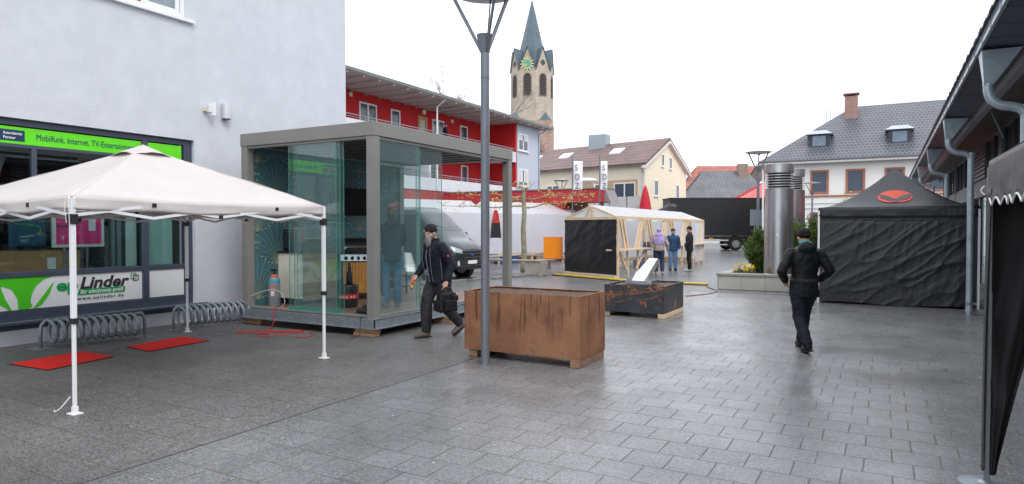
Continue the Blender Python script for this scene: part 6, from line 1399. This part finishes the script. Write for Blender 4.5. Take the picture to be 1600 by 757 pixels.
def person(label, loc, rz, pose=None, jacket=None, pants=None, shoes=None, hat=None, hair=None, beard=None, scale=1., vox=.012, bulk=1., hands=True, group=None, hem=.80, hood=None, look=0., nod=0., vest=None, pb=1., cuffs=.0, collar=None, skirt=1.):
    J = dict(STAND); J.update(pose or {}); J = {k: Vector(v)*scale for k, v in J.items()}; s = scale; B_ = bulk
    t = thing('person', label, 'person', loc, rz, group)
    H = J['head']; HR = Matrix.Rotation(look, 3, 'Z') @ Matrix.Rotation(-nod, 3, 'X')
    def hp(x, y, z): return H+HR @ Vector((x*s, y*s, z*s))
    def body(b):
        b.ell(H, (.076*s, .094*s, .115*s), 18, 12, HR); b.ell(hp(0, .035, -.055), (.055*s, .058*s, .062*s), 14, 8, HR)
        b.ell(hp(0, .094, -.012), (.013*s, .020*s, .024*s), 10, 6, HR); b.ell(hp(0, .080, .022), (.05*s, .018*s, .014*s), 12, 6, HR)
        b.ell(hp(0, .088, -.050), (.024*s, .012*s, .010*s), 10, 6, HR)
        for q in (-1, 1): b.ell(hp(q*.078, -.005, -.008), (.012*s, .022*s, .034*s), 8, 6, HR)
        b.tube([J['chest'], J['neck']-Vector((0, 0, .03))*s, J['neck']+Vector((0, 0, .03))*s, hp(0, -.005, -.05)], [.09*s, .062*s, .056*s, .056*s], 14, 2)
        b.tube([J['pelvis'], J['waist'], J['chest'], J['neck']-Vector((0, 0, .05))*s], [(.13*s, .09*s), (.12*s, .085*s), (.15*s, .09*s), (.07*s, .06*s)], 16, 2)
        for q, S_ in ((1, 'R'), (-1, 'L')):
            b.tube([J['sh'+S_]*.8+J['chest']*.2, J['sh'+S_], J['el'+S_], J['wr'+S_]], [.05*s, .048*s, .038*s, .026*s], 10, 2)
            b.tube([J['pelvis'], J['hip'+S_], J['kn'+S_], J['an'+S_]], [.07*s, .075*s, .05*s, .035*s], 10, 2)
            if hands: hand(b, J['wr'+S_], J['el'+S_], q)
            else: b.ell(J['wr'+S_], (.035*s, .04*s, .06*s), 10, 6)
    obj('body', skin, body, t, smooth=True, remesh=min(vox, .0065 if hands else vox), **W)
    def jk(b):
        b.tube([J['pelvis']+Vector((0, 0, hem-.93))*s, J['pelvis']+Vector((0, 0, .02)), J['waist'], J['chest'], J['chest']*.35+J['neck']*.65, J['neck']+Vector((0, 0, .0))],
               [(.185*s*B_*skirt, .145*s*B_*skirt), (.178*s*B_, .138*s*B_), (.165*s*B_, .132*s*B_), (.195*s*B_, .14*s*B_), (.165*s*B_, .115*s*B_), (.082*s, .075*s)], 22, 3)
        for S_ in 'RL':
            a = J['sh'+S_]; b.tube([J['chest']*.5+a*.5, a, a*.5+J['el'+S_]*.5, J['el'+S_], J['el'+S_]*.5+J['wr'+S_]*.5, J['wr'+S_]*.96+J['el'+S_]*.04], [.075*s*B_, .070*s*B_, .066*s*B_, .060*s*B_, .055*s*B_, .046*s], 14, 2)
        b.tube([J['neck']-Vector((0, 0, .03))*s, J['neck']+Vector((0, -.003, .045))*s], [.078*s, .082*s], 14)
        if hood: b.ell(J['neck']+Vector((0, -.085, -.02))*s, (.13*s, .075*s, .095*s), 14, 8)
    j = obj('jacket', jacket, jk, t, smooth=True, remesh=vox, crease=.020*s, **W)
    if vest: obj('vest', vest, lambda b: (b.tube([J['waist']+Vector((0, 0, .03)), J['chest'], J['chest']*.35+J['neck']*.65, J['neck']], [(.175*s*B_, .145*s*B_), (.205*s*B_, .155*s*B_), (.18*s*B_, .13*s*B_), (.1*s, .09*s)], 20, 3), b.ell(J['neck']+Vector((0, -.08, .0))*s, (.14*s, .085*s, .10*s), 14, 8)), t, smooth=True, remesh=vox, **W)
    def tr_(b):
        b.tube([J['pelvis']+Vector((0, 0, -.10))*s, J['pelvis'], J['waist']], [(.15*s*B_, .125*s*B_), (.165*s*B_, .13*s*B_), (.15*s*B_, .12*s*B_)], 18, 2)
        for S_ in 'RL':
            h, k, a = J['hip'+S_], J['kn'+S_], J['an'+S_]
            b.tube([h+Vector((0, 0, .03)), h-Vector((0, 0, .06)), h*.45+k*.55, k, k*.5+a*.5, a+Vector((0, 0, -.015))*s], [.095*s*B_, .102*s*B_*pb, .088*s*B_*pb, .074*s*B_*pb, .070*s*B_*pb, .066*s*pb], 14, 2)
    obj('trousers', pants, tr_, t, smooth=True, remesh=vox, crease=.024*s, **W)
    for S_ in 'RL':
        a, to = J['an'+S_], J['toe'+S_]; d = (to-a); fl = Vector((d.x, d.y, d.z+.055*s)); fl.normalize(); dn = fl.cross(Vector((-fl.y, fl.x, 0)).normalized()); dn = -dn if dn.z > 0 else dn; heel = a+dn*.045*s-fl*.05*s
        def sh(b):
            b.tube([heel, heel+fl*.06*s, heel+fl*.16*s, heel+fl*.235*s, heel+fl*.265*s], [(.036*s, .042*s), (.042*s, .050*s), (.046*s, .036*s), (.042*s, .026*s), (.025*s, .018*s)], 12, 2)
            b.tube([a+dn*.03*s, a-dn*.0+Vector((0, 0, .03))*s], [.046*s, .048*s], 12)
        o_ = obj('shoe', shoes, sh, t, smooth=True, remesh=vox*.8, **W)
        sd_ = Vector((-fl.y, fl.x, 0)).normalized()
        obj('sole', sole, lambda b: b.plate([heel+dn*.040*s+fl*x*s+sd_*y*s for x, y in ((-.035, -.03), (.05, -.038), (.16, -.046), (.24, -.036), (.275, 0), (.24, .036), (.16, .046), (.05, .038), (-.035, .03))], tuple(dn*.018*s)), o_, **W)
    if hat: 
        o_ = obj('beanie', hat, lambda b: (b.ell(hp(0, -.012, .042), (.088*s, .104*s, .095*s), 18, 10, HR), b.tube([hp(0, -.01, .012), hp(0, -.012, .05)], [(.088*s, .105*s), (.089*s, .106*s)], 18)), t, smooth=True, **W)
        if beard: obj('patch', mat('tan_patch', (.45, .38, .3), .7), lambda b: b.ell(hp(.035, .088, .045), (.018*s, .008*s, .014*s), 8, 6, HR), o_, **W)
    if hair: obj('hair', hair, lambda b: (b.ell(hp(0, -.022, .02), (.088*s, .098*s, .115*s), 16, 10, HR), b.ell(hp(0, -.06, -.05), (.07*s, .05*s, .08*s), 12, 8, HR)), t, smooth=True, **W)
    if beard:
        obj('beard', mat('beard_grey', (.20, .19, .18), .9, var=.5, vs=12, bump=.8, bs=60, stain=((.5, .48, .46), 7, .5, .6)), lambda b: (b.tube([hp(0, .05, -.035), hp(0, .075, -.08), hp(0, .085, -.14), hp(0, .08, -.20), hp(0, .07, -.235)], [(.055*s, .045*s), (.062*s, .048*s), (.055*s, .042*s), (.036*s, .03*s), (.012*s, .012*s)], 14, 3), b.ell(hp(.062, .02, -.03), (.018*s, .035*s, .05*s), 8, 6, HR), b.ell(hp(-.062, .02, -.03), (.018*s, .035*s, .05*s), 8, 6, HR), b.ell(hp(0, .09, -.038), (.035*s, .012*s, .010*s), 8, 6, HR)), t, smooth=True, remesh=.007, **W)
    obj('eye', dark, lambda b: [b.ell(hp(q*.031, .088, .004), (.011*s, .005*s, .006*s), 8, 6, HR) for q in (-1, 1)], t, **W)
    if collar: obj('scarf', collar, lambda b: b.tube([J['neck']+Vector((0, -.005, .03))*s, J['neck']+Vector((0, 0, .075))*s], [.088*s, .080*s], 14), t, smooth=True, **W)
    return t, J
def cloth(name, c, r=.75, v=.3): return mat(name, c, r, var=v, vs=9, bump=.6, bs=26, spec=.25)
# bearded man, walking to the left with a tool bag
mr_h = TH+R(132)   # heading: leftwards and towards the viewpoint
man_pose = dict(pelvis=(0, 0, .93), waist=(0, .03, 1.08), chest=(0, .07, 1.30), neck=(0, .09, 1.47), head=(0, .15, 1.60),
    shR=(.20, .05, 1.39), elR=(.27, .07, 1.12), wrR=(.24, .25, .93), shL=(-.20, .09, 1.39), elL=(-.29, -.02, 1.12), wrL=(-.31, .08, .87),
    hipR=(.095, .02, .90), knR=(.10, .16, .52), anR=(.09, .17, .095), toeR=(.10, .34, .035), hipL=(-.095, -.02, .90), knL=(-.10, -.02, .50), anL=(-.09, -.33, .20), toeL=(-.10, -.20, .06))
navyj = cloth('jacket_navy', (.010, .013, .022)); workp = cloth('work_trousers', (.030, .031, .036)); wboot = mat('work_shoe', (.13, .10, .075), .75, var=.4, vs=18)
man, MJ = person('bearded man in black beanie and dark work clothes striding left past the glass pavilion', (-6.07, 8.52, 0), mr_h, man_pose, navyj, workp, wboot, hat=cloth('beanie_dark', (.018, .014, .016)), beard=True, scale=1.02, vox=.011, nod=.22, look=.12, bulk=1.12, hem=.82, pb=1.12)
kp = dict(world=False)
obj('knee_patch', cloth('patch_black', (.012, .012, .014)), lambda b: (b.ell(MJ['knR']+Vector((.0, .055, -.03)), (.065, .035, .12), 12, 8), b.ell(MJ['knL']+Vector((.0, .055, -.02)), (.065, .035, .11), 12, 8)), man, smooth=True, **kp)
obj('cargo_pocket', workp, lambda b: (b.ell((-.19, .02, .66), (.035, .085, .10), 10, 8), b.ell((.19, .06, .68), (.035, .085, .10), 10, 8)), man, smooth=True, **kp)
obj('arm_badge', mat('badge_red', (.65, .02, .05), .5), lambda b: b.ell((-.325, .06, 1.28), (.012, .02, .022), 8, 6), man, **kp)
seam = mat('seam_grey', (.22, .24, .28), .7)
obj('seam', seam, lambda b: (b.tube([(-.10, .235, 1.40), (-.11, .245, 1.25), (-.10, .215, 1.05), (-.10, .175, .88)], .003, 5, 3), b.tube([(.10, .225, 1.40), (.11, .235, 1.25), (.10, .205, 1.05), (.10, .17, .88)], .003, 5, 3), b.tube([(0, .20, 1.44), (0, .245, 1.28), (0, .205, 1.05), (0, .175, .86)], .005, 5, 3), b.tube([(-.21, .13, 1.24), (-.21, .10, 1.05), (-.2, .08, .9)], .003, 5, 3)), man, **kp)
Mm = ROOT[man.name]
bagp = Mm @ (MJ['wrL']+Vector((-.02, .02, -.09)))
t = thing('tool_bag', 'black soft tool bag carried in the left hand of the bearded man', 'bag', tuple(bagp), mr_h)
bagm = cloth('bag_black', (.012, .012, .014), .5)
obj('body', bagm, lambda b: b.hexa([(-.08, -.17, -.36), (.08, -.17, -.36), (.08, .17, -.36), (-.08, .17, -.36)], [(-.06, -.15, -.07), (.06, -.15, -.07), (.06, .15, -.07), (-.06, .15, -.07)]), t, bevel=.03, bseg=3, **W)
obj('pocket', bagm, lambda b: (b.box(-.12, -.12, -.34, -.075, .10, -.18), b.box(-.11, -.15, -.20, -.07, -.04, -.11), b.box(-.06, .16, -.34, .06, .21, -.18)), t, bevel=.015, **W)
obj('handle', bagm, lambda b: (b.tube([(-.03, -.09, -.08), (-.02, -.06, -.01), (0, 0, .0), (-.02, .06, -.01), (-.03, .09, -.08)], .011, 8, 3),), t, smooth=True, **W)
kpnt = Mm @ (MJ['wrR']+Vector((-.02, .07, -.08)))
t = thing('utility_knife', 'small red and yellow utility knife held in the right hand of the bearded man', 'knife', tuple(kpnt), mr_h)
obj('handle', mat('knife_red', (.75, .04, .02), .4), lambda b: b.bar((0, -.01, .04), (.0, .02, -.05), .022, .03), t, bevel=.004, **W)
obj('grip', mat('knife_yellow', (.85, .5, .02), .4), lambda b: b.bar((0, .02, -.05), (0, .032, -.09), .018, .024), t, **W)
obj('blade', steel, lambda b: b.bar((0, .032, -.09), (0, .045, -.135), .004, .014), t, **W)
# woman walking away
bj = cloth('jacket_black', (.007, .008, .010), .5); dj = cloth('dark_jeans', (.012, .018, .028), .7)
wp_ = dict(pelvis=(0, 0, .93), shR=(.20, -.01, 1.38), elR=(.33, -.08, 1.13), wrR=(.22, .07, .98), shL=(-.20, -.01, 1.38), elL=(-.35, -.08, 1.12), wrL=(-.24, .07, .97), head=(0, .03, 1.60),
    hipR=(.10, .02, .90), knR=(.085, .18, .50), anR=(.06, .22, .10), toeR=(.07, .38, .03), hipL=(-.10, -.02, .90), knL=(-.08, -.02, .47), anL=(-.055, -.26, .13), toeL=(-.06, -.10, .03))
wm, WJ = person('person in black hooded jacket and beanie walking away over the wet paving', (-.96, 10.05, 0), TH, wp_, bj, dj, cloth('boot_black', (.012, .012, .013), .5), hat=cloth('beanie_black', (.010, .008, .010)), scale=.985, vox=.011, bulk=1.10, hood=True, hem=.76, collar=cloth('scarf_teal', (.05, .32, .32)), skirt=1.02)
obj('boot_shaft', cloth('boot_black', (.012, .012, .013)), lambda b: [b.tube([WJ['an'+q]+Vector((0, 0, -.03)), WJ['an'+q]+(WJ['kn'+q]-WJ['an'+q])*.33], [.055, .062], 14) for q in 'RL'], wm, smooth=True, **kp)
obj('hem_band', cloth('hem_black', (.02, .021, .025), .5), lambda b: b.tube([(0, 0, .94), (0, 0, 1.0)], [(.192, .150), (.190, .149)], 20), wm, smooth=True, **kp)
# three by the booth
jean = cloth('jeans_blue', (.16, .27, .45)); khak = cloth('jacket_beige', (.38, .30, .25)); lil = cloth('vest_lilac', (.40, .32, .62)); blu = cloth('jacket_blue', (.03, .07, .16)); bl2 = cloth('jacket_dark2', (.018, .020, .024)); den = cloth('denim_navy', (.03, .045, .085))
hairm = mat('hair_brown', (.06, .035, .02), .7)
person('person in beige jacket with lilac vest and hood seen from behind at the booth', (-7.34, 24.4, 0), TH+R(-12), dict(elR=(.32, -.03, 1.12), wrR=(.33, .08, .88), elL=(-.33, .02, 1.12), wrL=(-.30, .12, .93), knR=(.12, .05, .49), anR=(.13, -.12, .10), toeR=(.15, .04, .03)), khak, den, mat('shoe_tan', (.5, .36, .25), .7), hat=lil, vest=lil, scale=.985, vox=.016, bulk=1.18, hands=False, hem=.88)
person('person in blue patterned jacket and light jeans facing the viewer at the booth', (-7.42, 26.6, 0), TH+R(175), dict(elR=(.28, .02, 1.12), wrR=(.24, .14, .90)), blu, jean, cloth('shoe_dark', (.03, .03, .03)), hat=cloth('beanie_grey', (.03, .03, .035)), scale=.97, vox=.016, bulk=1.08, hands=False, hem=.82)
person('person in black work clothes and beanie with pale shoes standing right of the group', (-6.72, 26.45, 0), TH+R(70), dict(elR=(.24, .05, 1.13), wrR=(.17, .2, 1.0), elL=(-.26, .0, 1.13), wrL=(-.22, .14, .92)), bl2, cloth('trousers_black', (.012, .012, .015)), mat('shoe_pale', (.45, .55, .5), .6), hat=cloth('beanie_blk2', (.012, .012, .014)), scale=1.02, vox=.016, bulk=1.05, hands=False)
t = thing('hand_bag', 'dark bag hanging at the arm of the person with the lilac vest', 'bag', (-7.72, 24.1, .90), TH)
obj('body', cloth('bag_plum', (.07, .05, .07)), lambda b: b.hexa([(-.16, -.05, .0), (.16, -.05, .0), (.16, .05, .0), (-.16, .05, .0)], [(-.10, -.03, .30), (.10, -.03, .30), (.10, .03, .30), (-.10, .03, .30)]), t, bevel=.02, **W)
# inside pavilion, on balcony
person('person in dark jacket and blue jeans standing inside the pavilion behind the front glass', (-7.70, 9.36, ZF), TH+R(20), dict(elR=(.24, .10, 1.15), wrR=(.16, .26, 1.05), elL=(-.24, .10, 1.15), wrL=(-.16, .26, 1.05)), cloth('jacket_slate', (.022, .032, .05)), cloth('jeans_mid', (.06, .14, .26)), boot, hair=hairm, scale=1.03, vox=.013, hands=True, hood=True)
person('person in dark clothes with a cap standing on the upper red balcony', (-24.1, 34.55, 6.63), R(-60), dict(elR=(.24, .08, 1.15), wrR=(.10, .22, 1.15)), cloth('jacket_dark3', (.02, .02, .03)), cloth('trousers_black', (.012, .012, .015)), sole, hat=cloth('cap_blue', (.05, .06, .10)), scale=.95, vox=.02, hands=False)
# ------------------------------------------------------------------ falling sleet: small pale flakes in the air and on the ground
rnd = random.Random(3)
def fleck(b):
    for i in range(240):
        x, y = rnd.uniform(-10.5, 1.2), rnd.uniform(2.2, 16); s_ = rnd.uniform(.005, .012)
        if -4.9 < x < -3.1 and 7.3 < y < 8.3: continue
        b.add([(x-s_, y, .004), (x, y-s_*.6, .005), (x+s_*1.4, y, .004), (x, y+s_*.6, .006)], [(0, 1, 2, 3)])
tag(obj('petals', mat('petal_white', (.75, .75, .75), .6), fleck), 'small white petals and flakes scattered over the wet paving', 'petals', kind='stuff')
